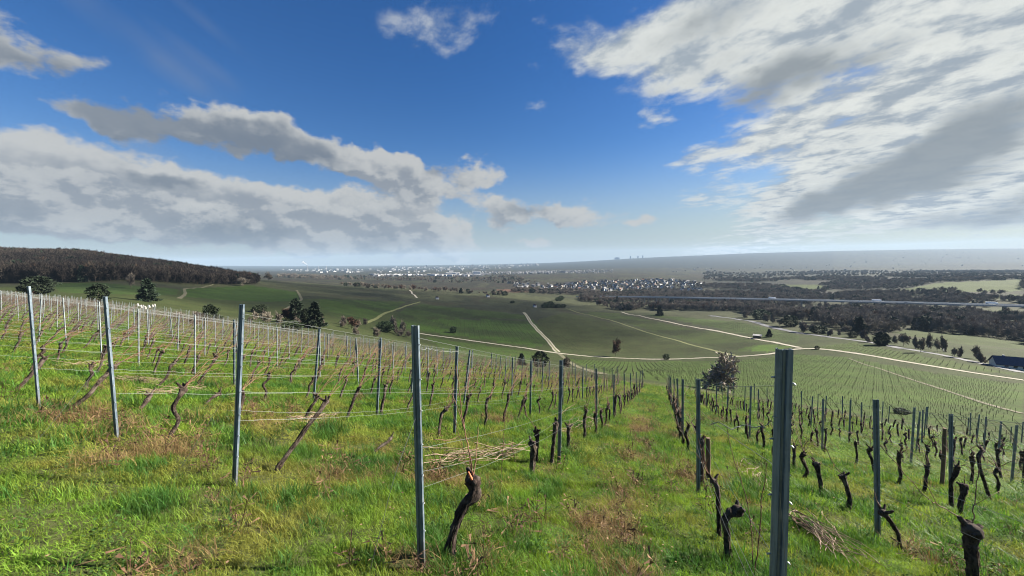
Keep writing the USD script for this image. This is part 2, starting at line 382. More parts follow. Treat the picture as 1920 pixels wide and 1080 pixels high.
def post_material():
    g = Graph(); o = g.add('texture_coordinate') + '.object'; pos = g.add('geometry') + '.position'
    z = g.add('separate_xyz', vector=o) + '.z'
    v = g.add('mapping', mapping_type='point', vector=pos, scale=(1, 1, .06)) + '.vector'
    n = g.step(g.noise(v, 55, 5, 0.65) + '.fac', 0.35, 0.65); m = g.step(g.noise(pos, 14, 6, 0.7) + '.fac', 0.45, 0.7)
    c = g.mix(n, (.150, .195, .235), (.062, .090, .118)); c = g.mix(g.math('multiply', m, .6), c, (.22, .24, .245))
    r = g.step(g.noise(g.add('mapping', mapping_type='point', vector=pos, scale=(1, 1, .3)) + '.vector', 26, 6, 0.7) + '.fac', 0.60, 0.72)
    c = g.mix(g.math('multiply', r, .65), c, (.13, .07, .035))
    mud = g.math('multiply', g.step(z, 0.0, 0.38, 1.0, 0.0), g.step(g.noise(pos, 30, 5, 0.7) + '.fac', 0.3, 0.6)); c = g.mix(g.math('multiply', mud, .8), c, (.09, .07, .04))
    b_ = g.add('bump', height=g.noise(v, 90, 5, 0.6) + '.fac', strength=.25, distance=.004) + '.normal'
    p = g.add('principled_bsdf', base_color=c, metallic=.3, roughness=g.step(m, 0, 1, .42, .62), specular_ior_level=.5, normal=b_)
    return g.make('/World/Looks/galvanised_steel', surface=p + '.BSDF')


M = {
    'land': land_material(),
    'galvanised': post_material(),
    'steel_far': simple('weathered_steel', (.22, .25, .26), .55, .3, 6, metallic=.3),
    'hook': simple('bright_zinc', (.34, .37, .37), .4, .2, 30, metallic=.4),
    'wire': simple('zinc_wire', (.17, .18, .175), .45, .3, 3, metallic=.5),
    'wood_post': simple('old_wood_post', (.16, .11, .07), .9, .4, 14, bump=.5, stretch=(1, 1, .1)),
    'bark': simple('vine_bark', (.062, .043, .031), .95, .6, 45, bump=.9, col2=(.016, .011, .008), stretch=(1, 1, .3), obj_var=.2, wash=(11, (.12, .095, .075))),  # pale wash puts the tone of sunlit bark into the colour
    'cut_wood': simple('fresh_cut_wood', (.50, .17, .08), .8, .3, 60),
    'cane': simple('vine_cane', (.16, .092, .05), .7, .35, 12, col2=(.08, .042, .026), obj_var=.2),
    'cane_red': simple('young_vine_cane', (.17, .075, .045), .6, .35, 12, col2=(.07, .035, .025)),
    'dry_cane': simple('dry_pruned_cane', (.27, .205, .14), .85, .35, 9, col2=(.13, .09, .06)),
    'blade': simple('grass_blade', (.155, .235, .03), .7, .2, 1.3, col2=(.09, .175, .024), translucent=.42, obj_var=.34, spec=.12, wash=(.55, (.21, .215, .045))),
    'blade_dark': simple('lush_grass_blade', (.075, .155, .026), .5, .2, 1.3, col2=(.042, .105, .022), translucent=.4, obj_var=.3, spec=.12),
    'straw': simple('dry_grass_blade', (.23, .165, .068), .8, .3, 5, col2=(.13, .08, .035), translucent=.3, obj_var=.3),
    'weed': simple('dried_weed_stem', (.13, .075, .04), .9, .4, 9, col2=(.06, .035, .02), obj_var=.3),
    'leafy': simple('broad_weed_leaf', (.06, .11, .028), .8, .25, 4, spec=.05, translucent=.35, obj_var=.35),
    'fallen': simple('fallen_leaf', (.20, .125, .07), .8, .5, 30, obj_var=.5),
    'track': simple('pale_track', (.33, .30, .24), .95, .25, .5, col2=(.24, .215, .165), bump=.3),
    'dirt': simple('trodden_earth', (.11, .095, .058), .95, .3, .4, col2=(.07, .075, .032)),
    'grasspath': simple('yellowed_grass_path', (.13, .13, .048), .95, .3, .8, col2=(.085, .10, .032)),
    'asphalt': simple('grey_asphalt', (.12, .12, .125), .8, .2, .6),
    'concrete': simple('pale_concrete', (.26, .26, .255), .85, .2, .3),
    'far_white': simple('weathered_pale_walls', (.20, .20, .20), .85, .2, .01, obj_var=.4),  # walls greyed so that distance haze is put into their colour
    'white': simple('white_render', (.56, .55, .53), .85, .08, .2, obj_var=.12),
    'cream': simple('cream_render', (.55, .50, .42), .85, .12, .2, obj_var=.15),
    'grey_wall': simple('grey_render', (.36, .36, .36), .85, .12, .2, obj_var=.15),
    'roof_dark': simple('dark_slate_roof', (.045, .045, .05), .55, .3, .8, spec=.5, obj_var=.3),
    'roof_red': simple('brown_tile_roof', (.13, .065, .045), .8, .3, .8, obj_var=.3),
    'roof_blue': simple('blue_black_roof', (.028, .034, .05), .4, .25, 1.2, spec=.5),
    'glass': simple('dark_window', (.03, .035, .045), .15, .2, .5, spec=.7),
    'twig_wood': simple('dark_bare_twigs', (.040, .031, .024), .95, .35, .25, obj_var=.5),
    'twig': simple('bare_twigs', (.175, .148, .115), .95, .3, .25, obj_var=.3),
    'twig_near': simple('grey_twigs', (.25, .215, .18), .95, .3, 2, obj_var=.2),
    'trunk': simple('grey_bark', (.10, .082, .062), .95, .4, .8, obj_var=.2),
    'rusty': simple('rust_coloured_leaves', (.10, .058, .034), .9, .35, .4, obj_var=.25),
    'conifer': simple('conifer_needles', (.022, .036, .017), .9, .4, .6, col2=(.010, .018, .010), obj_var=.25),
    'evergreen': simple('evergreen_leaves', (.035, .055, .02), .8, .4, .6, obj_var=.25),
    'car_white': simple('white_vehicle_paint', (.80, .80, .80), .3, .05, .3, spec=.5),
    'car_dark': simple('dark_vehicle_paint', (.05, .06, .09), .3, .05, .3, spec=.5),
    'rubber': simple('tyre_rubber', (.02, .02, .02), .9, .1, 3),
    'stone': simple('pale_stone', (.32, .31, .29), .9, .2, 2),
}

# ------------------------------------------------------------------ what grows where
def pz(pts, n=6):
    """A plot of land from its outline in the photograph, laid on the ground."""
    out = []
    for (a, b), (c, d) in zip(pts, pts[1:] + pts[:1]):
        out += [hit(a + (c - a) * t / n, b + (d - b) * t / n, 46)[:2] for t in range(n)]
    return Polygon(out).buffer(0)


PLOTS = [  # outline in the photograph, colour of the land, angle of its rows as seen on the map (None: no vines)
    ('slope', [(1060, 672), (1200, 679), (1390, 676), (1500, 664), (1600, 672), (1750, 700), (1918, 720), (1918, 832), (1700, 790), (1400, 742), (1240, 716), (1130, 700)], (0.051, 0.078, 0.015), .30),
    ('upper', [(1520, 652), (1600, 642), (1700, 662), (1800, 680), (1918, 705), (1750, 687), (1600, 659)], (0.053, 0.074, 0.016), .9),
    ('brown', [(1005, 600), (1060, 586), (1150, 606), (1230, 632), (1330, 660), (1200, 667), (1062, 657), (1030, 628)], (0.043, 0.050, 0.019), 1.45),
    ('middle', [(1080, 585), (1160, 588), (1240, 605), (1340, 625), (1430, 642), (1400, 660), (1340, 652), (1230, 622), (1150, 600)], (0.048, 0.063, 0.019), 1.2),
    ('bright', [(1380, 655), (1425, 645), (1485, 650), (1440, 660)], (0.068, 0.111, 0.017), None),
    ('right', [(1200, 588), (1390, 604), (1440, 616), (1500, 630), (1495, 644), (1440, 634), (1340, 614)], (0.046, 0.065, 0.019), 1.0),
    ('left_low', [(700, 606), (790, 598), (1000, 601), (1030, 645), (1000, 650), (800, 622), (740, 612)], (0.045, 0.078, 0.015), 1.45),
    ('left_mid', [(790, 570), (980, 590), (1000, 598), (800, 596), (730, 600), (760, 578)], (0.038, 0.056, 0.016), None),
    ('left_top', [(600, 560), (760, 566), (740, 580), (690, 600), (600, 590)], (0.043, 0.067, 0.016), None),
    ('left_field', [(340, 542), (470, 535), (560, 548), (560, 566), (440, 564), (345, 556)], (0.038, 0.065, 0.014), None),
    ('wood_field', [(100, 530), (180, 530), (335, 542), (330, 553), (200, 552), (110, 548)], (0.037, 0.059, 0.016), None),
    ('below', [(800, 632), (1000, 660), (1030, 668), (1000, 690), (930, 688), (840, 665)], (0.046, 0.074, 0.016), 1.3),
]
LAND = np.zeros(GX.shape + (3,)); LAND[:] = (.040, .052, .016)
near_r = np.hypot(GX, GY)
LAND[near_r < 60] = (.055, .065, .022)
cell = meshkit.noise(np.stack([GX / 170, GY / 260, 0 * GX], -1), 3) + .5 * meshkit.noise(np.stack([GX / 60, GY / 90, 0 * GX], -1), 8)
far_c = np.array([(.040, .044, .030), (.085, .095, .045), (.075, .060, .042), (.050, .055, .035), (.11, .115, .06)])
cid = np.clip(((cell - .35) / .8 * 5).astype(int), 0, 4)
m = near_r > 480; LAND[m] = far_c[cid[m]] * .30 + np.array([.040, .045, .022]) * .6
m = near_r > 1300; LAND[m] = far_c[cid[m]] * .26 + np.array([.03, .03, .025]) * .18
m = near_r > 6500; LAND[m] = far_c[cid[m]] * .16 + np.array([.012, .016, .016])
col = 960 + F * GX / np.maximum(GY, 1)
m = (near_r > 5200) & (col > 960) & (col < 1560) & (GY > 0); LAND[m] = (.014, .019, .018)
plots = []
for name, outline, colour, rows in PLOTS:
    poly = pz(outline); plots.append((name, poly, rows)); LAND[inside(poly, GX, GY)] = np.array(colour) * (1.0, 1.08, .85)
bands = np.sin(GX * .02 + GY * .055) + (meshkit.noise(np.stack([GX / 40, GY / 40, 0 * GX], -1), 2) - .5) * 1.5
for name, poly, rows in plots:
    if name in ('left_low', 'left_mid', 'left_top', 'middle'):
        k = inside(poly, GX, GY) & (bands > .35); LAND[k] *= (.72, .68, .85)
WOOD_HILL = zone([(-60, 330), (60, 345), (190, 370), (300, 430), (420, 545), (470, 600), (488, 680), (440, 800), (330, 1000), (100, 1000), (-80, 900)])
WOOD_VALLEY = zone([(1500, 500), (1560, 400), (1640, 350), (1760, 330), (1960, 330), (1960, 570), (1700, 700), (1560, 750), (1400, 790), (1270, 860), (1110, 880), (1150, 770), (1290, 740), (1390, 640)])
WOOD_BEYOND = zone([(1080, 980), (1300, 930), (1500, 830), (1700, 740), (1960, 650), (1960, 800), (1800, 900), (1600, 1050), (1400, 1250), (1250, 1350), (1100, 1300)])
for w in (WOOD_HILL, WOOD_VALLEY, WOOD_BEYOND): LAND[inside(w, GX, GY)] = (.036, .038, .018)
MEADOWS = [pz(p) for p in ([(1670, 625), (1700, 617), (1918, 640), (1918, 655), (1800, 645)], [(1820, 585), (1900, 580), (1905, 590), (1860, 594)], [(1680, 545), (1760, 530), (1918, 524), (1918, 546), (1800, 548)], [(1440, 534), (1530, 533), (1560, 540), (1500, 546)], [(1850, 555), (1918, 553), (1918, 564), (1860, 562)])]
for w in MEADOWS: LAND[inside(w, GX, GY)] = (.050, .068, .018)
LAND[inside(pz([(930, 543), (1000, 540), (990, 548), (940, 549)]), GX, GY)] = (.09, .05, .035)

m = (near_r > 60) & (near_r < 1300); LAND[m] *= (.76, .80, .74)
na, nr = GX.shape
idx = (np.arange(na - 1)[:, None] * nr + np.arange(nr - 1)[None]).ravel()
quads = np.stack([idx, idx + nr, idx + nr + 1, idx + 1], 1)
tris = np.vstack([quads[:, [0, 2, 1]], quads[:, [0, 3, 2]]])
verts = np.stack([GX, GY, GZ], -1).reshape(-1, 3)
hub = len(verts); verts = np.vstack([verts, [0, 0, -1.70]])
k = np.arange(na - 1) * nr
tris = np.vstack([tris, np.stack([np.full(na - 1, hub), k + nr, k], 1)])
land = usdkit.mesh(stage, '/World/terrain', (verts, tris), M['land'], True)
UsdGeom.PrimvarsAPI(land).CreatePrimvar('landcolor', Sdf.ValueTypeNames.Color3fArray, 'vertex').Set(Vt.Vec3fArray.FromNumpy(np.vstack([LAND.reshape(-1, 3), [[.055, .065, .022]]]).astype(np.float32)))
tag(land.GetPrim(), kind='structure')


def even(pts, step):
    l = LineString([tuple(p[:2]) for p in pts]); n = max(2, int(l.length / step))
    return np.array([l.interpolate(t, normalized=True).coords[0] for t in np.linspace(0, 1, n + 1)])


def smooth_line(p, k=5):
    q = np.pad(p, ((k, k), (0, 0)), mode='edge'); w = np.ones(2 * k + 1) / (2 * k + 1)
    s = np.stack([np.convolve(q[:, i], w, 'valid') for i in range(2)], 1); s[0], s[-1] = p[0], p[-1]; return s


def ribbon(name, pts, width, mat, lift=.06, step=2.0, **t):
    p = smooth_line(even(pts, step)); d = np.gradient(p, axis=0); d /= np.maximum(np.linalg.norm(d, axis=1, keepdims=True), 1e-9)
    o = np.stack([d[:, 1], -d[:, 0]], 1); n = len(p); cols = []
    wob = 1 + .45 * (meshkit.noise(np.stack([p[:, 0] / 5, p[:, 1] / 5, 0 * p[:, 0]], -1), 4) - .5)
    for f in (-.5, -.25, 0, .25, .5):
        q = p + o * (f * width * wob)[:, None]
        z = ground(q[:, 0], q[:, 1]) + lift + np.hypot(q[:, 0], q[:, 1]) * 2.5e-4
        cols.append(np.column_stack([q, z]))
    v = np.stack(cols, 1).reshape(-1, 3); i = (np.arange(n - 1)[:, None] * 5 + np.arange(4)[None]).ravel()
    f = np.vstack([np.stack([i, i + 1, i + 6], 1), np.stack([i, i + 6, i + 5], 1)])
    return tag(obj(name, (v, f), mat, None, True), kind='structure', **t)


def line_px(pts): return [hit(a, b, 46) for a, b in pts]


main_road = line_px([(786, 625), (850, 634), (900, 641), (1000, 655), (1050, 663), (1100, 668), (1200, 673), (1300, 672), (1380, 669), (1440, 665), (1470, 659), (1500, 653), (1540, 654), (1600, 662), (1700, 679), (1800, 696), (1919, 713)])
ribbon('field_road', main_road, 3.8, M['track'])
side = line_px([(982, 586), (990, 596), (998, 608), (1012, 623), (1030, 641), (1046, 660)])
ribbon('farm_track', side, 4.2, M['track'])
ribbon('grass_strip', side, 1.4, M['grasspath'], .12)
ribbon('farm_track', line_px([(1165, 585), (1230, 599), (1300, 613), (1370, 626), (1440, 640), (1500, 652)]), 3.4, M['track'])
ribbon('farm_track', line_px([(1062, 579), (1100, 590), (1150, 602), (1200, 619), (1260, 636), (1330, 655), (1385, 668)]), 2.6, M['grasspath'])
ribbon('farm_track', line_px([(685, 606), (720, 588), (760, 574), (788, 566)]), 3.0, M['grasspath'])
ribbon('farm_track', line_px([(768, 544), (773, 551), (782, 559)]), 4.0, M['track'])
ribbon('farm_track', line_px([(535, 580), (552, 570), (566, 562), (560, 550), (555, 544)]), 2.6, M['dirt'])
ribbon('farm_track', line_px([(335, 560), (348, 550), (345, 542), (400, 533)]), 2.4, M['dirt'])
ribbon('farm_track', line_px([(1050, 664), (1070, 680), (1100, 693), (1130, 702)]), 3.2, M['dirt'])
ribbon('farm_track', line_px([(1590, 672), (1680, 702), (1789, 737), (1919, 776)]), 1.2, M['dirt'])  # narrow dark brown strip along a field edge
ribbon('country_road', line_px([(1330, 592), (1380, 598), (1440, 612), (1500, 625), (1560, 633), (1640, 643), (1700, 655), (1800, 673), (1880, 690), (1919, 699)]), 6.5, M['asphalt'])
ribbon('headland_track', [su(44, u) for u in np.arange(-150, 32, 4)], 3.0, M['grasspath'], .05, 1.5)


# ------------------------------------------------------------------ trellis posts
def profile(height, sink=.35, hooks=True):
    """Rolled steel post: a folded open profile with a groove down its face."""
    line = LineString([(-.019, .028), (-.0265, .024), (-.0285, .004), (-.010, -.002), (-.005, .006), (.005, .006), (.010, -.002), (.0285, .004), (.0265, .024), (.019, .028)])
    m = trimesh.creation.extrude_polygon(line.buffer(.0016, cap_style=2, join_style=2).simplify(.0003), height + sink, engine='earcut')
    m.apply_translation([0, 0, -sink]); return m


def hook_mesh(side, z):
    return tube([(side * .027, .014, z), (side * .036, .012, z + .001), (side * .043, .010, z - (.001 if side < 0 else .006))], [.0044, .0040, .0034], 5)


ROWYAW = math.atan2(-D2[0], D2[1])                     # local +y of posts and vines runs down the row
GAP = 2.33
rows = [(i, -1.73 + GAP * i) for i in range(-62, 12)]   # row number and its offset across; row 0 is the first one left of the grass alley
row_posts = {}


ORD = 'first second third fourth fifth sixth seventh eighth ninth tenth eleventh twelfth thirteenth fourteenth fifteenth sixteenth seventeenth eighteenth nineteenth twentieth twenty-first twenty-second twenty-third twenty-fourth twenty-fifth twenty-sixth twenty-seventh twenty-eighth twenty-ninth thirtieth'.split()
ORD += [f'thirty-{w}' for w in ORD[:9]] + ['fortieth'] + [f'forty-{w}' for w in ORD[:9]] + ['fiftieth'] + [f'fifty-{w}' for w in ORD[:9]] + ['sixtieth'] + [f'sixty-{w}' for w in ORD[:9]]


def row_words(i): return f'row {"left" if i <= 0 else "right"} of the alley'
def row_named(i): return f'the {ORD[-i if i <= 0 else i - 1]} {row_words(i)}'


near_posts = {  # row -> first posts: foot on the map, lean of the head, height, label
    (0, 0): ((-.75, 2.82), (.02, .01), 1.90, 'tall steel end post left of the grass alley, wire knotted at its head'),
    (1, 0): ((1.115, 1.56), (0.0, 0.0), 1.945, 'widest blue-grey steel post with bright hooks, nearest on the right of the grass alley'),
    (-1, 0): ((-2.94, 3.86), (.14, .10), 1.90, 'steel end post leaning right, slanting wire at its foot, beside the long slanting vine'),
    (-2, 0): ((-5.17, 4.85), (.01, .01), 1.90, 'steel end post with rounded head standing in the patch of dead brown grass'),
    (-3, 0): ((-7.31, 5.78), (.02, .02), 1.90, 'leftmost of the four large steel end posts in the front line'),
    (0, 1): ((.78, 6.73), (.06, -.01), 1.90, 'second post of the row left of the alley, beside two black stumps'),
    (0, 2): ((2.41, 11.12), (.01, 0), 1.90, 'third post of the first row left of the grass alley'),
    (1, 1): ((2.94, 5.98), (-.02, .01), 1.90, 'dark slim steel post beside a wooden stake on the right edge of the grass alley'),
    (-1, 1): ((-1.27, 7.79), (.11, .02), 1.90, 'second post of the row that starts with the leaning end post'),
    (-2, 1): ((-3.31, 9.01), (.16, .05), 1.90, 'second post of the row that starts in the dead brown grass'),
    (-3, 1): ((-5.2, 9.74), (.21, .10), 1.90, 'second post, leaning, of the row that starts at the leftmost end post'),
    (2, 1): ((4.81, 4.89), (-.06, .05), 1.90, 'dark steel post with a gnarled vine leaning on its foot, right part of the vineyard'),
    (3, 2): ((8.6, 7.3), (-.05, .05), 1.90, 'green-grey steel post in full view beside a brown wooden post on the right'),
}
HEAD = 1.90
for i, u in rows:
    lst = []
    for j in range(9):
        s = 2.45 + 4.55 * j + (.2 if i % 2 else 0) * (j > 0) + rng.normal(0, .10)
        if i > 1: s -= .25
        x, y = su(s, u + rng.normal(0, .05)); lean = rng.normal(0, .045, 2) + (np.array([.10, .05]) if i < -1 else 0); h = HEAD + rng.normal(0, .05)
        if (i, j) in near_posts: (x, y), lean, h, _ = near_posts[(i, j)]
        lst.append((j, float(x), float(y), float(ground(x, y)), lean, h))
    row_posts[i] = lst


def in_view(x, y, z, margin=40):
    p = np.array([x, y, z]); d = p @ _f
    if d < .3: return False
    px, py = 960 + F * (p @ CR) / d, 540 - F * (p @ CU) / d
    return -margin < px < 1920 + margin and -margin < py < 1080 + margin


post_near = post_far = None
candidates = []
for i, u in rows:
    for j, x, y, z, lean, h in row_posts[i]:
        if in_view(x, y, z + 1.9, 60) or in_view(x, y, z, 60): candidates.append((math.hypot(x, y), i, j, x, y, z, lean, h))
candidates.sort(key=lambda c: c[0])
stuff_posts = []
for n, (r, i, j, x, y, z, lean, h) in enumerate(candidates):
    m = xf((x, y, z), ROWYAW + (0 if (i, j) in near_posts else rng.normal(0, .08)), (1, 1, h / HEAD), (lean[0] / h, lean[1] / h))
    if (i, j) in near_posts: label, group = near_posts[(i, j)][3], None
    else: label, group = f'slim steel post, {ORD[j]} from the near end of {row_named(i)}', 'slim trellis posts in the vine rows'
    if n >= 300: stuff_posts.append((x, y, z)); continue
    if r < 13:
        if post_near is None:
            post_near = thing('trellis_post', label, 'post', m, group)
            obj('steel_profile', profile(HEAD), M['galvanised'], post_near, 30)
            for z_ in (1.78, 1.52, 1.28, 1.02, .78, .56, .34):
                for sd in (-1, 1): obj('hook', hook_mesh(sd, z_ - (.02 if sd > 0 else 0)), M['hook'], post_near, True)
        else: dup(post_near, 'trellis_post', label, m, group)
    else:
        if post_far is None:
            post_far = thing('trellis_post', label, 'post', m, group); obj('steel_profile', profile(HEAD), M['steel_far'], post_far, 30)
        else: dup(post_far, 'trellis_post', label, m, group)
if stuff_posts:
    k = len(stuff_posts)
    instancer('far_posts', [('post', profile(HEAD), M['steel_far'], False)], stuff_posts, np.zeros(k), np.full(k, ROWYAW), np.ones(k), 'distant crowded trellis posts at the far end of the left rows', 'posts')
# two wooden stakes among the steel
for (px, py), h, label in (((1766, 912), 1.5, 'brown weathered wooden post beside the green-grey steel post on the right'), ((1327, 905), .85, 'short grey wooden stake right behind the dark post at the edge of the grass alley')):
    p = hit(px, py); t = thing('wooden_post', label, 'post', xf(p, .3))
    obj('timber', tube([(0, 0, -.2), (.01, 0, h * .5), (0, .01, h)], [.042, .040, .037], 9), M['wood_post'], t, 40)

# ------------------------------------------------------------------ wires
def wire_mesh(pts, r=.0017, sag=.02, k=3):
    out = []
    for a, b in zip(pts[:-1], pts[1:]):
        for t in np.arange(k) / k: out.append(a + (b - a) * t - np.array([0, 0, 4 * sag * t * (1 - t)]))
    return tube(np.array(out + [pts[-1]]), r, 4, False)


for i, u in rows:
    if not -30 <= i <= 10: continue
    for hz, sag in ((1.80, .015), (1.40, .03), (.98, .04), (.66, .06)):
        if i < -12 and hz in (.98,): continue
        pts = [np.array([x + lean[0] * hz / h + N2[0] * .034, y + lean[1] * hz / h + N2[1] * .034, z + hz + rng.normal(0, .012)]) for j, x, y, z, lean, h in row_posts[i]]
        words = {1.80: 'topmost', 1.40: 'second highest', .98: 'third highest', .66: 'lowest'}[hz]
        tag(obj('trellis_wire', wire_mesh(pts, .0016 if i > 0 else .0013, sag, 4 if abs(i) < 6 else 2), M['wire']),
            f'{words} thin grey wire strung along {row_named(i)}', 'wire', 'wires along the vine rows')
    if i in (0, -1, 1):                           # the slack pair of training wires
        pts = [np.array([x - N2[0] * .034, y - N2[1] * .034, z + .80 + rng.normal(0, .03)]) for j, x, y, z, lean, h in row_posts[i]]
        tag(obj('trellis_wire', wire_mesh(pts, .0013, .12, 7), M['wire']), f'slack sagging training wire along {row_named(i)}', 'wire')


def loose_wire(pts, label, r=.0017):
    p = np.asarray(pts, float); t = np.linspace(0, len(p) - 1, 6 * len(p))
    q = np.stack([np.interp(t, np.arange(len(p)), p[:, k]) for k in range(3)], 1)
    for _ in range(3): q[1:-1] = (q[:-2] + 2 * q[1:-1] + q[2:]) / 4
    tag(obj('anchor_wire', tube(q, r, 4, False), M['wire'], None, True), label, 'wire')


def post_pt(i, j, hz):
    for jj, x, y, z, lean, h in row_posts[i]:
        if jj == j: return np.array([x + lean[0] * hz / h, y + lean[1] * hz / h, z + hz])


def foot(px, py):
    p = hit(px, py); return p - np.array([0, 0, .03])


loose_wire([post_pt(-2, 0, 1.15), foot(50, 845)], 'straight anchor wire slanting from the post in dead grass to the turf on the left')
loose_wire([post_pt(-1, 0, 1.15), foot(318, 905)], 'straight anchor wire slanting down left from the leaning end post')
loose_wire([post_pt(0, 0, 1.22), post_pt(0, 0, .9) + (-.10, -.25, 0), foot(690, 1075)], 'thin slack wire falling from the end post left of the alley into the grass')
a = post_pt(1, 0, 1.35)
loose_wire([a + (-.02, -.02, 0), a + (.0, -.045, -.35), a + (.035, -.045, -.75), a + (.05, -.03, -1.1), a + (.03, -.05, -1.5)], 'bent wire running down the front of the widest post', .0016)
# twisted ends of wire at the post heads
def curl(base, dirn, n, amp, step, label, r=.0018):
    p = [np.asarray(base, float)]
    for k in range(n): p.append(p[-1] + np.asarray(dirn) * step + rng.normal(0, amp, 3))
    q = []
    for k in range(len(p) * 5):
        t = k / 5; b = int(min(t, len(p) - 2)); c = p[b] + (p[b + 1] - p[b]) * (t - b)
        w = max(0, 1 - t / 4); q.append(c + w * .011 * np.array([math.cos(k * 1.9), 0, math.sin(k * 1.9)]))
    tag(obj('wire_end', tube(q[:-5], r, 5, False), M['wire'], None, True), label, 'wire')


curl(post_pt(0, 0, 1.72) + (.035, 0, 0), (.5, .8, -.16), 5, .012, .10, 'curled end of the top wire right of the end post left of the alley')
curl(post_pt(1, 0, 1.66) + (-.035, 0, 0), (-.9, .35, -.35), 6, .018, .045, 'dark twisted wire end sticking out left of the widest post')
curl(post_pt(-1, 0, 1.72) + (.035, 0, 0), (.6, .75, -.12), 5, .012, .12, 'curled end of the top wire right of the leaning end post')

# ------------------------------------------------------------------ vines
def bend(pts, n):
    p = np.asarray(pts, float); t = np.linspace(0, len(p) - 1, n)
    q = np.stack([np.interp(t, np.arange(len(p)), p[:, k]) for k in range(3)], 1)
    for _ in range(2): q[1:-1] = (q[:-2] + 2 * q[1:-1] + q[2:]) / 4
    return q


def gnarl(mesh, amp, seed, freq=22.0):
    v, f = mesh; v = np.asarray(v)
    n = np.stack([meshkit.fbm(v * freq + 7 * k, 3, seed + k) for k in range(3)], -1) - .5
    return v + n * amp, f


def blob(c, r, seed, amp=.35):
    m = trimesh.creation.icosphere(2, 1.0); v = np.array(m.vertices) * np.asarray(r)
    return gnarl((v + np.asarray(c), np.array(m.faces)), float(np.mean(r)) * amp * 2, seed, 1.1 / float(np.mean(r)))


def make_vine(name, label, m, seed, path, r0=.034, r1=.042, head=.055, canes=(), group=None, stubs=3, cut=False, detail=1.0):
    """path: points of the trunk from the soil up; canes: lists of points from the head."""
    t = thing(name, label, 'vine', m, group); r_ = np.random.default_rng(seed)
    p = bend(path, int(26 * detail) + 2); k = np.linspace(0, 1, len(p))
    rad = r0 * (1.25 - .45 * np.minimum(k * 3, 1)) + (r1 - r0 * .8) * np.clip((k - .55) / .45, 0, 1) ** 1.5
    rad = rad * (1 + .22 * (meshkit.noise(np.stack([k * 7, k * 0, k * 0 + seed], -1), seed) - .5))
    ns = 16 if detail >= 1 else 7; trunk = tube(p, rad, ns)
    v_ = np.array(trunk[0]); ax = np.repeat(p, ns, 0); th = np.tile(np.arange(ns) / ns * 6.283, len(p)); kk = np.repeat(k, ns)
    rid = meshkit.fbm(np.stack([np.cos(th) * 2.1, np.sin(th) * 2.1, kk * 5 + seed], -1), 3, seed) - .5
    trunk = gnarl((ax + (v_ - ax) * (1 + 1.5 * rid)[:, None], trunk[1]), r0 * .55, seed, 30)
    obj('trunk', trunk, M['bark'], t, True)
    top = p[-1]; parts = [blob(top + (0, 0, -.005), (head, head * .85, head * .95), seed + 3, .42)]
    for s in range(stubs):
        a = r_.uniform(0, 6.28); d = np.array([math.cos(a) * .7, math.sin(a) * .7, r_.uniform(.1, .9)]); L = r_.uniform(.05, .11)
        parts.append(gnarl(tube([top + d * head * .4, top + d * (head * .5 + L * .6), top + d * (head * .5 + L) + (0, 0, .01)], [head * .42, head * .34, head * .25], 7), .012, seed + s, 40))
    if detail >= 1:                             # loose strips of bark
        slivers = []
        for q in range(30):
            i0 = int(r_.integers(1, len(p) - 9)); i1 = i0 + int(r_.integers(4, 8)); a = r_.uniform(0, 6.283); o = np.array([math.cos(a), math.sin(a), 0])
            w = p[i0:i1] + o * (rad[i0:i1] * 1.02)[:, None]; w[-1] += o * r_.uniform(.004, .028); w[0] += o * r_.uniform(.0, .008); slivers.append(tube(w, np.linspace(.0055, .002, len(w)), 3, False))
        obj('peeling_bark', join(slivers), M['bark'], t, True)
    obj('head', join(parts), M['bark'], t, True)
    if cut: obj('pruning_wound', tube([top + (.0, -.03, .03), top + (-.02, -.05, .10)], [.012, .008], 7), M['cut_wood'], t, True)
    for c in canes:
        c = np.asarray(c, float); q = bend([top + (0, 0, .02)] + [top + x for x in c], 8 * len(c) + 2)
        q[1:-1] += r_.normal(0, .004, q[1:-1].shape)
        if len(c) > 2 and detail >= 1:            # a side shoot
            e = q[len(q) // 2]; sh_ = bend([e, e + (q[-1] - e) * .4 + r_.normal(0, .07, 3), e + (q[-1] - e) * .7 + r_.normal(0, .14, 3)], 7); obj('cane', tube(sh_, np.linspace(.0038, .002, 7), 4, False), M['cane'], t, True)
        obj('cane', tube(q, np.linspace(.0065, .0032, len(q)), 5, False), M['cane'] if r_.random() < .75 else M['cane_red'], t, True)
    return t


def local(path_world, base):
    """World offsets to the vine's own frame (x across the row, y down the row)."""
    c, s = math.cos(ROWYAW), math.sin(ROWYAW); p = np.asarray(path_world, float)
    return np.stack([p[:, 0] * c + p[:, 1] * s, -p[:, 0] * s + p[:, 1] * c, p[:, 2]], 1)


def vine_on(pxs, depth, **k):
    """A vine seen in the photograph: its outline points by pixel, upright in the plane of its row at one distance."""
    base = hit(*pxs[0]); d = base[1]; pts = []
    for n, (px, py) in enumerate(pxs):
        r = ray(px, py); dd = d + depth * n / (len(pxs) - 1); pts.append(r / r[1] * dd - base)
    return base, np.array(pts)


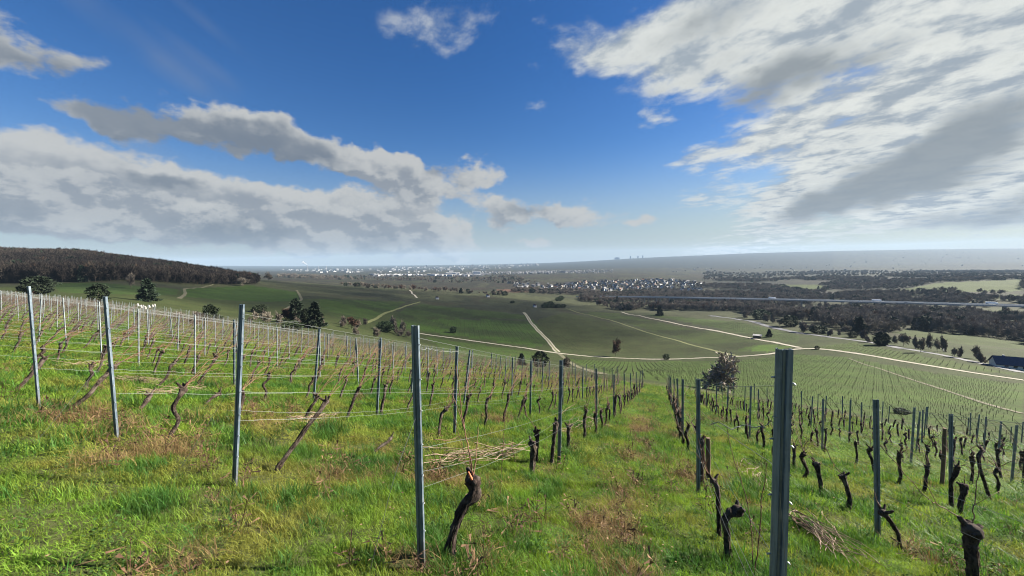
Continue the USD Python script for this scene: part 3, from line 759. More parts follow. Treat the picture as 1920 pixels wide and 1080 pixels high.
named = [  # outline by pixel from foot to head, shift in distance, seed, foot radius, head radius, canes (world offsets from the head), label
    ([(842, 1046), (852, 990), (872, 945), (892, 925), (888, 902)], .10, 1, .046, .056, [[(-.03, .0, .25), (-.10, .10, .55), (-.14, .15, .95)], [(.02, .1, .2), (.03, .2, .38)], [(-.02, .02, .10), (-.04, .03, .2)]], 'thick bare vine with a fresh red pruning cut, right of the end post', True),
    ([(518, 885), (540, 850), (556, 830), (575, 800), (600, 770), (612, 752)], .5, 2, .032, .034, [[(.08, .15, .12), (.3, .5, .42), (.62, 1.0, .60)], [(.1, .2, .22), (.2, .35, .42), (.45, .8, .62)]], 'long slanting vine trunk with a black knot half way, beside the leaning end post', False),
    ([(1366, 1052), (1362, 1000), (1358, 975), (1368, 962), (1382, 958)], .03, 3, .034, .052, [[(.05, .02, .03), (.07, .03, .06)]], 'squat black vine with a fist-like swollen head, nearest vine on the right', False),
    ([(1349, 1012), (1347, 960), (1346, 915), (1338, 902)], .12, 4, .028, .034, [[(-.05, .02, .05), (-.08, .08, .25), (-.06, .12, .55)], [(-.03, -.02, .03), (-.12, 0, .18), (-.16, .05, .5)]], 'slim vine with a hooked head directly behind the squat black vine', False),
    ([(1826, 1098), (1822, 1060), (1820, 1020), (1822, 995)], .03, 5, .056, .075, [[(-.05, .05, .10), (-.25, .12, .22), (-.34, .16, .28), (-.62, .40, .75)], [(.03, .02, .1), (.16, .12, .32), (.36, .25, .75)]], 'stout black vine stump with two long spreading canes at the right edge', False),
    ([(1688, 1030), (1684, 1000), (1668, 975), (1656, 962)], .05, 6, .026, .042, [[(.0, .1, .1), (.02, .15, .2)]], 'vine curving left to lean its black head on a dark steel post', False),
    ([(1590, 960), (1594, 935), (1588, 915), (1580, 893)], .1, 7, .036, .042, [[(-.05, .1, .12), (-.14, .3, .5), (-.2, .4, .8)]], 'crooked vine with one pale cane, left of the dark post on the right side', False),
    ([(1540, 932), (1539, 905), (1534, 886), (1530, 870)], .08, 8, .036, .05, [[(-.06, .02, .08), (-.14, .04, .16), (-.2, .05, .18)], [(-.02, .05, .12), (-.05, .2, .3)]], 'vine with a side arm reaching left, just right of the widest post', False),
    ([(997, 890), (999, 862), (1000, 840), (998, 832)], .04, 9, .050, .054, [], 'short charred-looking vine stump, the front one of two by the second post', False),
    ([(1005, 868), (1006, 840), (1008, 818), (1005, 808)], .06, 10, .042, .044, [[(-.05, .2, .06), (-.2, .5, .14), (-.35, .9, .1)]], 'taller black vine directly behind the charred-looking stump', False),
    ([(1034, 872), (1036, 840), (1040, 812), (1042, 795)], .08, 11, .038, .044, [[(.1, .2, .08), (.3, .5, .10), (.5, .9, .02)]], 'black upright vine just left of the second post of the first row', False),
    ([(1064, 845), (1066, 820), (1066, 800)], .06, 12, .040, .044, [[(.05, .1, .1), (.25, .4, .14)]], 'black upright vine just right of the second post of the first row', False),
    ([(1803, 975), (1800, 950), (1806, 925), (1808, 912)], .06, 13, .044, .054, [[(.0, .0, .1), (.02, .02, .2)]], 'tall black vine between the steel post and the stout stump on the right', False),
    ([(1856, 940), (1846, 905), (1838, 880), (1834, 855), (1842, 845)], .2, 14, .034, .038, [[(.05, .1, .12), (.1, .2, .3)], [(-.08, .1, .1), (-.1, .2, .3)]], 'wavy S-shaped vine behind the stout stump on the right', False),
    ([(1323, 880), (1320, 850), (1312, 822), (1304, 800)], .15, 15, .026, .030, [[(.05, .05, .2), (.1, .1, .6), (.14, .2, 1.0)]], 'leaning vine behind the dark slim post at the right edge of the alley', False),
    ([(385, 760), (398, 745), (412, 738)], .3, 16, .030, .036, [[(-.1, .1, .1), (-.3, .2, .35)]], 'low vine with a brown head left of the leaning end post', False),
    ([(700, 852), (712, 838), (728, 828), (732, 822)], .25, 17, .026, .026, [], 'short slanting vine stub alone in the grass left of the first end post', False),
    ([(30, 735), (50, 712), (70, 690), (84, 672)], .4, 18, .034, .040, [[(.2, .2, .1), (.5, .4, .15)]], 'heavy slanting vine behind the leftmost end post', False),
    ([(258, 775), (272, 757), (282, 740)], .3, 19, .032, .038, [[(.2, .3, .15), (.5, .8, .5)]], 'slanting vine with a cane in the grass right of the post with the rounded head', False),
]
taken = []
for outline, shift, seed, r0, r1, canes, label, cut in named:
    base, pts = vine_on(outline, shift); taken.append(base[:2])
    pts = np.vstack([[0, 0, -.08], pts]); pts[1] = (0, 0, .02)
    make_vine('vine', label, xf(base, ROWYAW), seed * 17, local(pts, base), r0, r1, r1 * 1.15, [local(np.asarray(c), base) for c in canes], None, 3, cut)
taken = np.array(taken)


def vine_shape(seed, slant):
    """Trunk outline and canes of an ordinary vine (x across the row, y down it)."""
    r_ = np.random.default_rng(seed); h = r_.uniform(.50, .70) if slant > .1 else r_.uniform(.58, .86); ly = slant + r_.normal(0, .10); lx = r_.normal(0, .06)
    w = r_.normal(0, .034, (3, 2))
    p = [(0, 0, -.08), (0, 0, .02)] + [(lx * t + w[n, 0], ly * t + w[n, 1], h * t) for n, t in enumerate((.35, .65, .85))] + [(lx, ly, h)]
    canes = []
    for c in range(int(r_.integers(2, 5) + (slant > .1))):
        L = r_.uniform(.35, 1.05); a = r_.normal(0, .5); up = r_.uniform(.25, .85)
        f = 1 if slant > .1 else r_.choice([-1, 1])
        canes.append([(a * L * .15, f * L * .18, L * up * .35), (a * L * .2, f * L * .5, L * up * .8), (a * L * .25, f * L * .95, L * up * r_.uniform(.7, 1.15))])
    return p, canes


protos, stuff_vines, spots = {}, [], []
for i, u in rows:
    for q in range(36):
        s = 3.0 + (1.08 if i < 2 else .96) * q + rng.normal(0, .09)
        if s > 41: break
        if s < {0: 7.6, 1: 6.6, -1: 4.6}.get(i, 0): continue
        x, y = su(s, u + rng.normal(0, .04)); z = float(ground(x, y))
        if not (in_view(x, y, z + .7, 30) or in_view(x, y, z, 30)): continue
        if np.hypot(*(taken - (x, y)).T).min() < .75: continue
        if rng.random() < .03: continue
        spots.append((math.hypot(x, y), i, q, x, y, z))
spots.sort(key=lambda t: t[0])
for n, (r, i, q, x, y, z) in enumerate(spots):
    left = i < 0; yaw = ROWYAW + rng.normal(0, .2)
    if n >= 280: stuff_vines.append((x, y, z, yaw, left)); continue
    label, group = f'bare dark vine, {ORD[q]} from the near end of {row_named(i)}', 'vines in the rows'
    if n < 46:
        p, canes = vine_shape(500 + n, .34 if left else .04)
        make_vine('vine', label, xf((x, y, z), yaw, rng.uniform(.9, 1.1)), 500 + n, p, .030 if left else .036, .036 if left else .044, rng.uniform(.036, .05), canes, group, 3)
    else:
        key = (left, int(rng.integers(0, 10)))
        m = xf((x, y, z), yaw, rng.uniform(.85, 1.2))
        if key not in protos:
            p, canes = vine_shape(900 + key[1] + 50 * left, .34 if left else .04)
            protos[key] = make_vine('vine', label, m, 900 + key[1], p, .031 if left else .036, .038 if left else .044, .046, canes, group, 2, False, .6)
        else: dup(protos[key], 'vine', label, m, group)


def far_vine(seed, slant, canes_n=5):
    p, canes = vine_shape(seed, slant); p = bend(p, 6); parts = [gnarl(tube(p, np.linspace(.038, .05, 6), 4), .03, seed)]
    for c in canes[:canes_n]: parts.append(tube(bend([p[-1]] + [p[-1] + np.array(k) for k in c], 5), .008, 3, False))
    return join(parts)


if stuff_vines:
    v = np.array([t[:4] for t in stuff_vines]); ids = [int(rng.integers(0, 4)) + 4 * t[4] for t in stuff_vines]
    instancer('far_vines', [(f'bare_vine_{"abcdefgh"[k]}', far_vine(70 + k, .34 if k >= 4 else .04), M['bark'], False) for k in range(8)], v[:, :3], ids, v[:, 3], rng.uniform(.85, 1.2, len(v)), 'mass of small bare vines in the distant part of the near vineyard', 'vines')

# ------------------------------------------------------------------ heaps of pruned canes
def cane_heap(a, b, n, spread, label, parts=True, height=.10, mat='dry_cane'):
    """Cut canes lying along the line from pixel a to pixel b."""
    A, B = hit(*a), hit(*b); c = (A + B) / 2; d = (B - A)[:2]; L = np.linalg.norm(d); d /= L; o = np.array([-d[1], d[0]])
    t = thing('pruned_cane_heap', label, 'brushwood', xf(c)); all_ = []
    for k in range(n):
        l = rng.uniform(.45, .95) * min(L, 1.5) * .75; m = rng.uniform(-.5, .5) * max(L - l, .05); q = rng.normal(0, spread); h = abs(rng.normal(.35, .35)) * height * 1.6 + .05
        an = rng.normal(0, .22); dd = d * math.cos(an) + o * math.sin(an); nseg = 9; s = np.linspace(-.5, .5, nseg)
        xy = c[:2] + d * m + o * q + dd * (s * l)[:, None] + o * (np.cos(s * 3.1) * rng.normal(0, .06))[:, None] + rng.normal(0, .006, (nseg, 2))
        z = ground(xy[:, 0], xy[:, 1]) + h + s * rng.normal(0, .12) + rng.normal(0, .006, nseg)
        w = tube(np.column_stack([xy, z]) - c, np.linspace(.0062, .0032, nseg) * rng.uniform(.7, 1.15), 5, False)
        if parts: obj('cut_cane', w, M[mat if rng.random() < .8 else 'cane'], t, True)
        else: all_.append(w)
    if not parts: tag(obj('cut_canes', join(all_), M[mat], t, True), kind='stuff')


cane_heap((800, 886), (985, 848), 46, .10, 'pale heap of pruned canes behind the thick vine and the first end post', True, .16)
cane_heap((1492, 975), (1615, 1085), 60, .09, 'long bundle of pruned canes on the grass right of the widest post', True, .10)
cane_heap((1385, 865), (1440, 935), 24, .10, 'loose pruned canes behind the squat black vine, left of the widest post', True, .12)
cane_heap((520, 800), (655, 782), 26, .07, 'flat bundle of pruned canes behind the long slanting vine', True, .08)
cane_heap((190, 715), (330, 722), 26, .10, 'grey strip of pruned canes behind the post with the rounded head', False, .08)
cane_heap((90, 690), (225, 688), 26, .10, 'grey strip of pruned canes behind the leftmost end post', False, .08)
cane_heap((240, 745), (400, 735), 22, .10, 'pruned canes lying across the grass above the dead brown patch', False, .07)
cane_heap((1020, 830), (1150, 790), 30, .10, 'pruned canes caught between the black vines beside the second post', False, .22)
cane_heap((1430, 810), (1520, 850), 24, .12, 'pruned canes lying in the row beyond the widest post', False, .1)
# single young canes standing up in the foreground
def lone_cane(pts, d, label, mat='cane_red', r=.006):
    base = hit(*pts[0]); q = []
    for n, (px, py) in enumerate(pts): w = ray(px, py); q.append(w / w[1] * (base[1] + d * n / len(pts)) - base)
    t = thing('vine_shoot', label, 'vine shoot', xf(base)); q = bend([np.array([0, 0, -.05])] + q, 24); q[2:] += rng.normal(0, .003, q[2:].shape)
    obj('shoot', tube(q, np.linspace(r, r * .5, 24), 6), M[mat], t, True)
    for k in (9, 13, 18): obj('bud', blob(q[k] + (.004, 0, 0), (r * 1.3, r * 1.3, r * 1.6), k, .2), M[mat], t, True)


lone_cane([(1414, 1078), (1424, 1010), (1428, 960), (1426, 935), (1434, 908), (1438, 868)], .05, 'dark knotted shoot standing upright left of the widest post', 'cane_red', .0062)
lone_cane([(1412, 1070), (1410, 1000), (1405, 960), (1395, 915), (1376, 865), (1362, 800)], .3, 'long pale shoot bowing left between the squat vine and the dark shoot', 'cane', .0056)
lone_cane([(938, 930), (940, 880), (944, 820), (946, 770)], .1, 'thin upright shoot right of the heap of canes', 'cane_red', .004)
lone_cane([(880, 895), (868, 840), (850, 780), (840, 740), (834, 705)], .15, 'reddish shoot rising in front of the second row post', 'cane_red', .0055)

# ------------------------------------------------------------------ grass
def blades(n, radius, h0, h1, w0, w1, lean, seed, segs=3, curl=.6, both=None):
    r_ = np.random.default_rng(seed); V, Fc = [], []
    for k in range(n):
        a, q = r_.uniform(0, 6.283), radius * math.sqrt(r_.random()); b = np.array([q * math.cos(a), q * math.sin(a), -.02])
        h, w = r_.uniform(h0, h1), r_.uniform(w0, w1); la = r_.uniform(0, 6.283); ld = np.array([math.cos(la), math.sin(la), 0]); sd = np.array([-ld[1], ld[0], 0])
        l0, cu = abs(r_.normal(0, lean)), r_.uniform(.2, 1) * curl; p, ang = b.copy(), l0; o = len(V)
        for s in range(segs + 1):
            ww = w * (1 - (s / segs) ** 1.6)
            if s < segs: V += [p - sd * ww / 2, p + sd * ww / 2]
            else: V.append(p.copy())
            p = p + (ld * math.sin(ang) + np.array([0, 0, math.cos(ang)])) * h / segs; ang += cu
        for s in range(segs - 1): Fc += [(o + 2 * s, o + 2 * s + 1, o + 2 * s + 3), (o + 2 * s, o + 2 * s + 3, o + 2 * s + 2)]
        e = o + 2 * (segs - 1); Fc.append((e, e + 1, o + 2 * segs))
    return np.array(V), np.array(Fc)


def rosette(n, size, seed):
    r_ = np.random.default_rng(seed); V, Fc = [], []
    for k in range(n):
        a = r_.uniform(0, 6.283); q = r_.uniform(.0, .10); c = np.array([q * math.cos(a), q * math.sin(a), r_.uniform(.02, .09)]); L = size * r_.uniform(.6, 1.2); t = a + r_.normal(0, .8)
        d = np.array([math.cos(t), math.sin(t), r_.uniform(-.1, .5)]); s = np.array([-math.sin(t), math.cos(t), r_.normal(0, .15)]) * .42; o = len(V)
        V += [c, c + d * L * .5 + s * L, c + d * L, c + d * L * .5 - s * L]; Fc += [(o, o + 1, o + 2), (o, o + 2, o + 3)]
    return np.array(V), np.array(Fc)


def weed_stalk(seed, h):
    r_ = np.random.default_rng(seed); parts = []
    for k in range(5):
        b = np.array([*r_.normal(0, .04, 2), -.02]); d = np.array([*r_.normal(0, .22, 2), 1.0]) * h * r_.uniform(.5, 1); q = bend([b, b + d * .5 + (*r_.normal(0, .02, 2), 0), b + d], 5); parts.append(tube(q, np.linspace(.003, .0015, 5), 3, False))
        for c in range(7):
            t = r_.uniform(.3, 1); p = b + d * t; e = p + np.array([*r_.normal(0, .05, 2), r_.uniform(-.01, .05)]); s = np.array([*r_.normal(0, .006, 2), .003])
            parts.append((np.array([p, e + s, e - s]), np.array([[0, 1, 2]])))
    return join(parts)


def scatter(r0, r1, density, spread=57.5):
    n = int(density * math.radians(2 * spread) * (r1 ** 2 - r0 ** 2) / 2); r = np.sqrt(rng.uniform(r0 ** 2, r1 ** 2, n)); a = np.radians(rng.uniform(-spread, spread, n))
    return np.stack([r * np.sin(a), r * np.cos(a)], 1)


DRY_SPOTS = [(hit(270, 845)[:2], .62), (hit(380, 880)[:2], .40), (hit(225, 812)[:2], .42), (hit(505, 765)[:2], .45), (hit(1270, 900)[:2], .35), (hit(1180, 860)[:2], .55), (hit(920, 790)[:2], .5), (hit(1150, 1000)[:2], .35), (hit(900, 1062)[:2], .28), (hit(770, 1060)[:2], .2), (hit(1750, 1050)[:2], .4), (hit(450, 1000)[:2], .18), (hit(120, 790)[:2], .4)]


def dryness(p):
    q = np.column_stack([p, 0 * p[:, 0]])
    d = (meshkit.fbm(q * .9, 4, 21) - .5) * 1.6 + (meshkit.fbm(q * 3.5, 3, 22) - .5) * 1.1
    u = p @ N2; s = p @ D2; f = np.abs((u + 1.73) / GAP - np.round((u + 1.73) / GAP)) * GAP
    d += .22 * np.clip(1 - f / .45, 0, 1) + .46 * np.exp(-((u + .55) / .45) ** 2) * (s < 22)
    d += .35 * np.clip((s - 16) / 16, 0, 1) * (u < -3)
    for c, r in DRY_SPOTS: d += .95 * np.exp(-(np.hypot(*(p - c).T) / r) ** 2)
    return d


GREEN = [('lush_clump', blades(70, .11, .045, .105, .0035, .006, .8, 1), M['blade'], True), ('soft_clump', blades(70, .13, .04, .095, .003, .0055, 1.0, 2, 3, .9), M['blade'], True),
         ('dark_clump', blades(64, .12, .07, .15, .004, .0065, .8, 3), M['blade_dark'], True), ('short_clump', blades(80, .13, .03, .07, .003, .005, .85, 4), M['blade'], True)]
DRY = [('straw_clump', blades(46, .17, .10, .24, .003, .005, 1.15, 5, 4, .6), M['straw'], True), ('thatch_clump', blades(60, .18, .08, .22, .003, .005, 1.3, 6, 3, .4), M['straw'], True), ('mixed_straw_clump', blades(26, .16, .10, .24, .003, .005, .8, 7), M['straw'], True)]
LEAFY = [('rosette', rosette(30, .020, 8), M['leafy'], False), ('rosette_b', rosette(24, .026, 9), M['leafy'], False)]


def sow(name, p, protos, pick, smin, smax, label, cat):
    z = ground(p[:, 0], p[:, 1]); n = len(p)
    instancer(name, protos, np.column_stack([p, z]), pick, rng.uniform(0, 6.283, n), rng.uniform(smin, smax, n), label, cat, tilt=rng.normal(0, .12, (n, 2)) + (.06, -.10))


def split(p):
    d = dryness(p); dry = rng.random(len(p)) < np.clip((d - .40) / .5, 0, .85); return p[~dry], p[dry], d


tuft = lambda p: (meshkit.fbm(np.column_stack([p, 0 * p[:, 0]]) * 2.2, 3, 31) - .5)
for zone_name, r0, r1, dens, base, wide in (('grass', .8, 3.4, 70, .9, 1.05), ('grass', .9, 6.5, 150, 1.0, 1.05), ('grass', 6.5, 15, 56, 1.35, 1.7), ('grass', 15, 34, 17, 2.3, 2.4), ('grass', 34, 95, 3.2, 4.0, 3.2)):
    p = scatter(r0, r1, dens)
    s, u = p @ D2, p @ N2; p = p[(s < 46) & (s > -6)]
    g_, d_, _ = split(p)
    t = tuft(g_); size = base * np.clip(1.0 + t * 2.4, .62, 1.7)
    pick = np.where(t > .12, 2, np.where(t < -.12, 3, rng.integers(0, 2, len(g_))))
    pick = np.where(rng.random(len(g_)) < .15, rng.integers(0, 4, len(g_)), pick)
    sc = np.stack([base * wide ** .5 * np.ones(len(g_)), base * wide ** .5 * np.ones(len(g_)), size * (1 if r0 < 15 else .42)], 1) * rng.uniform(.8, 1.2, (len(g_), 1))
    instancer('grass', GREEN, np.column_stack([g_, ground(*g_.T)]), pick, rng.uniform(0, 6.283, len(g_)), sc, None, None, tilt=rng.normal(0, .12, (len(g_), 2)) + (.08, -.12))
    sc = base * rng.uniform(.7, 1.15, len(d_)); sc = np.stack([sc * wide ** .5, sc * wide ** .5, sc * (1 if r0 < 15 else .5)], 1)
    instancer('dry_grass', DRY, np.column_stack([d_, ground(*d_.T)]), rng.integers(0, 3, len(d_)), rng.uniform(0, 6.283, len(d_)), sc, None, None, tilt=rng.normal(0, .2, (len(d_), 2)))
p = scatter(1.0, 12, 9); p = p[(meshkit.fbm(np.column_stack([p, 0 * p[:, 0]]) * .8, 3, 41) > .5)]
sow('broad_leaved_weeds', p, LEAFY, rng.integers(0, 2, len(p)), .7, 1.3, None, None)
p = scatter(1.2, 22, 4.5); u, s = p @ N2, p @ D2
p = p[(dryness(p) > .34)]
for c, r in DRY_SPOTS: p = np.vstack([p, c + rng.normal(0, r * .6, (2, 2))])
stalks = [(f'stalk_{"abc"[k]}', weed_stalk(60 + k, h), M['weed'], False) for k, h in enumerate((.34, .26, .42))]
sow('dead_weeds', p, stalks, rng.integers(0, 3, len(p)), .6, 1.2, None, None)
p = scatter(1.2, 14, 5.0); lf = rosette(1, .028, 77)
lane = np.column_stack(su(rng.uniform(.5, 18, 900), rng.normal(-.5, .38, 900))); p = np.vstack([p, lane])
sow('fallen_leaves', p, [('leaf', (lf[0] + (0, 0, .06), lf[1]), M['fallen'], False)], np.zeros(len(p)), .5, 1.3, None, None)

# ------------------------------------------------------------------ trees
def bare_tree(seed, levels=3, kids=(7, 6, 7), spread=.85, trunk=.34, twig_w=.010, r0=.022, twigs=9, bushy=False):
    """A leafless tree one metre high: (trunk mesh, limbs and twigs mesh)."""
    r_ = np.random.default_rng(seed); limbs, tv = [], []
    def grow(p, d, L, r, lev):
        n = 4; q = [p]; dd = d.copy()
        for s in range(n - 1):
            dd = dd + r_.normal(0, .13, 3) + (0, 0, .06); dd /= np.linalg.norm(dd); q.append(q[-1] + dd * L / (n - 1))
        q = np.array(q); limbs.append(tube(q, np.linspace(r, r * .45, n), 5 if lev == 0 else 3, False))
        if lev >= levels:
            for k in range(twigs):
                t = r_.uniform(.15, 1); b = q[0] + (q[-1] - q[0]) * t; e = dd * .8 + r_.normal(0, .55, 3) + (0, 0, .12); e /= np.linalg.norm(e); l = L * r_.uniform(.5, 1.15)
                sd = np.cross(e, r_.normal(0, 1, 3)); sd /= np.linalg.norm(sd); m = b + e * l * .55 + r_.normal(0, .02, 3)
                tv.extend([b - sd * twig_w / 2, b + sd * twig_w / 2, m + sd * twig_w * .3, b + e * l]); 
            return
        for k in range(kids[lev]):
            t = r_.uniform(.30 if lev == 0 else .2, 1.0) if not bushy else r_.uniform(.02, 1)
            b = q[0] + (q[-1] - q[0]) * t; a = r_.uniform(0, 6.283); tilt = r_.uniform(.35, 1.0) * spread
            up = dd; s1 = np.cross(up, (.3, .9, .2)); s1 /= np.linalg.norm(s1); s2 = np.cross(up, s1)
            e = up * math.cos(tilt) + (s1 * math.cos(a) + s2 * math.sin(a)) * math.sin(tilt)
            grow(b, e, L * r_.uniform(.55, .8), r * .5, lev + 1)
    grow(np.array([0, 0, -.02]), np.array([0, 0, 1.0]), .55 if not bushy else .35, r0, 0)
    tw = np.array(tv).reshape(-1, 4, 3); n = len(tw); i = np.arange(n)[:, None] * 4
    twig = tw.reshape(-1, 3), np.vstack([i + [0, 1, 2], i + [0, 2, 3]])
    crown = join(limbs[1:] + [twig]); h = np.percentile(crown[0][:, 2], 99.5)
    return (limbs[0][0] / h, limbs[0][1]), (crown[0] / h, crown[1])


def leafy_crown(seed, n, shape, size):
    """Leaf clumps through a crown of unit height; shape(t) is the crown's radius at height t."""
    r_ = np.random.default_rng(seed); V = []
    ph = r_.uniform(0, 6.28, 6)
    while len(V) < n * 3:
        t = r_.uniform(.05, 1); a = r_.uniform(0, 6.283); R = shape(t) * (1 + .22 * math.sin(3 * a + ph[0] + 7 * t) + .15 * math.sin(5 * a + ph[1] - 11 * t) + .18 * math.sin(17 * t + ph[2] + a))
        q = R * r_.uniform(.35, 1) ** .5; c = np.array([q * math.cos(a), q * math.sin(a), t]); d = np.array([math.cos(a), math.sin(a), r_.uniform(-.6, .5)]) + r_.normal(0, .4, 3); d /= np.linalg.norm(d)
        s = np.cross(d, r_.normal(0, 1, 3)); s /= np.linalg.norm(s); l = size * r_.uniform(.6, 1.4)
        V += [c - s * l * .4, c + s * l * .4, c + d * l]
    return np.array(V), np.arange(len(V)).reshape(-1, 3)


CONE = lambda t: .26 * (1.02 - t) ** .8 + .01
COLUMN = lambda t: .13 * math.sqrt(max(0, 1 - (2 * t - .95) ** 2)) + .01
ROUND = lambda t: .46 * math.sqrt(max(0, 1 - (2 * t - 1.0) ** 2)) + .02
TIERS = lambda t: (.30 * (1.03 - t) ** .7) * (.65 + .45 * abs(math.sin(t * 15)))
first = {}


def plant(kind, base, h, label, group=None, w=1.0, seed=0):
    """One tree or shrub that can be told apart; its first of a kind is built, the others are copies."""
    name, cat = {'cone': ('conifer_tree', 'tree'), 'tiers': ('conifer_tree', 'tree'), 'column': ('cypress_tree', 'tree'), 'round': ('evergreen_tree', 'tree'), 'bush': ('evergreen_shrub', 'shrub'), 'bare': ('bare_tree', 'tree'), 'bare_bush': ('bare_shrub', 'shrub'), 'rusty': ('rust_brown_tree', 'tree')}[kind]
    w *= .55 if kind == 'bare_bush' else 1
    m = xf(np.asarray(base) - (0, 0, .1), seed * 1.7, (h * w, h * w, h)); key = (kind, seed % 3)
    if key in first: return dup(first[key], name, label, m, group)
    t = first[key] = thing(name, label, cat, m, group); sd = hash(kind) % 7 if False else len(kind) * 5 + seed
    if kind in ('bare', 'bare_bush', 'rusty'):
        tr, cr = bare_tree(sd, kids=(8, 6, 6) if kind != 'bare_bush' else (9, 6, 5), twig_w=.0042, spread=.95, bushy=kind == 'bare_bush')
        obj('trunk', tr, M['trunk'], t, True); obj('crown', cr, M['rusty' if kind == 'rusty' else 'twig'], t)
    else:
        shp = {'cone': CONE, 'tiers': TIERS, 'column': COLUMN, 'round': ROUND, 'bush': ROUND}[kind]
        obj('trunk', tube([(0, 0, -.02), (.005, 0, .4), (0, 0, .9)], [.03, .02, .006], 6), M['trunk'], t, True)
        obj('crown', leafy_crown(sd, 1900, shp, .085 if kind != 'column' else .06), M['evergreen' if kind in ('bush',) else 'conifer'], t)
    return t


def plant_px(kind, px, py, hp, label, group=None, w=1.0, seed=0):
    b = hit(px, py, 46); return plant(kind, b, hp * b[1] / F, label, group, w, seed)


# the round leafless tree just below the vineyard, twigs and all
b = np.array([*pd(1356, 62), 0]); b[2] = ground(b[0], b[1])
t = thing('bare_tree', 'wide round leafless tree standing just below the vineyard behind the right rows', 'tree', xf(b, .5, (6.3, 6.3, 6.2)))
tr, cr = bare_tree(5, 3, (8, 6, 4), 1.25, twig_w=.0013, r0=.014, twigs=7, bushy=True)
obj('trunk', tr, M['twig_near'], t, True); obj('crown', cr, M['twig_near'], t)

plant_px('tiers', 278, 566, 42, 'dark spreading conifer at the edge of the fields below the wood', w=1.2, seed=0)
plant_px('round', 186, 566, 34, 'round black evergreen left of the spreading conifer, above the vineyard edge', w=.85, seed=1)
plant_px('round', 72, 552, 34, 'broad dark evergreen in front of the hill wood at the far left', w=1.3, seed=2)
plant_px('round', 395, 606, 36, 'dark round tree low behind the vine rows between second and third end posts', w=.7, seed=0)
plant_px('column', 556, 606, 46, 'slim dark cypress beside the garden trees in the hollow', w=1.35, seed=0)
plant_px('tiers', 592, 616, 50, 'dark ragged conifer right of the cypress in the hollow', w=1.0, seed=1)
plant_px('column', 574, 612, 34, 'short dark column tree between the cypress and the ragged conifer', w=1.4, seed=1)
plant_px('cone', 978, 684, 22, 'small pointed conifer left of the track crossing', w=1.3, seed=0)
plant_px('round', 1013, 688, 30, 'round dark conifer right beside the track crossing', w=.95, seed=1)
plant_px('tiers', 1237, 592, 18, 'lone dark conifer among hedges at the far side of the pale track', w=1.1, seed=2)
plant_px('cone', 1442, 632, 15, 'small pointed conifer beside the grey-roofed shed', w=1.2, seed=1)
plant_px('tiers', 1612, 626, 32, 'black pine by the country road, leftmost of two', w=1.0, seed=0)
plant_px('round', 1654, 648, 26, 'black rounded pine by the country road, right of the taller pine', w=.8, seed=2)
plant_px('rusty', 1154, 668, 32, 'small rust-brown leafless tree standing beside the pale field road', w=.75, seed=0)
plant_px('rusty', 540, 604, 26, 'rust-coloured tree in the hollow left of the cypress', w=1.1, seed=1)
plant_px('rusty', 660, 618, 24, 'brown leafless tree at the right end of the hollow', w=1.0, seed=2)
plant_px('bush', 1249, 674, 11, 'round dark bush on the near side of the pale field road', w=1.0, seed=0)
plant_px('bush', 1690, 776, 12, 'low grey-brown bush at the lower edge of the right vine rows', w=1.9, seed=1)
plant_px('bush', 1532, 655, 7, 'tiny round bush beside the field road right of the widest post', w=1.1, seed=2)
plant_px('bush', 850, 624, 12, 'round dark shrub at the left end of the pale field road', w=1.0, seed=0)
plant_px('bare_bush', 1060, 690, 22, 'bare thicket at the foot of the track crossing', w=1.4, seed=0)
plant_px('bare_bush', 1838, 680, 20, 'leafless bushes left of the dark-roofed house', w=1.5, seed=1)
plant_px('bare', 690, 520 + 22, 0 + 10, 'small leafless tree alone at the left end of the far brown fields', w=1.1, seed=2)
plant_px('bare', 505, 528, 17, 'pale leafless tree where the hill wood ends', w=1.1, seed=1)
plant_px('bare', 455, 536, 16, 'pale leafless tree in front of the end of the hill wood', w=1.2, seed=0)
plant_px('bare', 245, 540, 26, 'pale-stemmed leafless tree at the foot of the hill wood', w=.7, seed=2)
for k in range(5): plant_px('bush', 1020 + 9 * k, 577, 7, 'clipped dark bush of the short hedge in the brown field', 'hedge in the brown field', 1.5, k)
rb = np.random.default_rng(4)
for k in range(34):
    px = rb.uniform(330, 780); py = 588 + (px - 330) * .085 + rb.normal(0, 7) + (8 if px < 430 else 0)
    kd = ['bare_bush', 'bare_bush', 'bush', 'bare_bush', 'bare'][k % 5]; wd = {'bare_bush': 'brown leafless bush', 'bush': 'dark evergreen bush', 'bare': 'small leafless tree'}[kd]
    plant_px(kd, px, py, rb.uniform(10, 22), f'{wd} in the garden hollow {"left" if px < 556 else "right"} of the slim cypress', f'{wd} {"left" if px < 556 else "right"} of the cypress', rb.uniform(1.0, 1.7), k)
for k in range(20):
    px = 1390 + 15 * k + rb.normal(0, 5); py = 598 + (px - 1390) * .185 + rb.normal(0, 3) - 3
    kd = ['bare_bush', 'bare', 'bush', 'bare_bush'][k % 4]; wd = {'bare_bush': 'brown leafless bush', 'bush': 'dark evergreen bush', 'bare': 'small leafless tree'}[kd]
    plant_px(kd, px, py, rb.uniform(10, 22), f'{wd} along the upper side of the grey country road', f'{wd} along the country road', rb.uniform(.9, 1.6), k)
for k in range(9):
    px = 1690 + 17 * k + rb.normal(0, 5); py = 650 + (px - 1690) * .165 + rb.normal(0, 3)
    plant_px(['bare', 'bare_bush'][k % 2], px, py, rb.uniform(18, 32), 'leafless tree in the meadow above the right end of the country road', 'trees above the country road', rb.uniform(.5, .8), k)
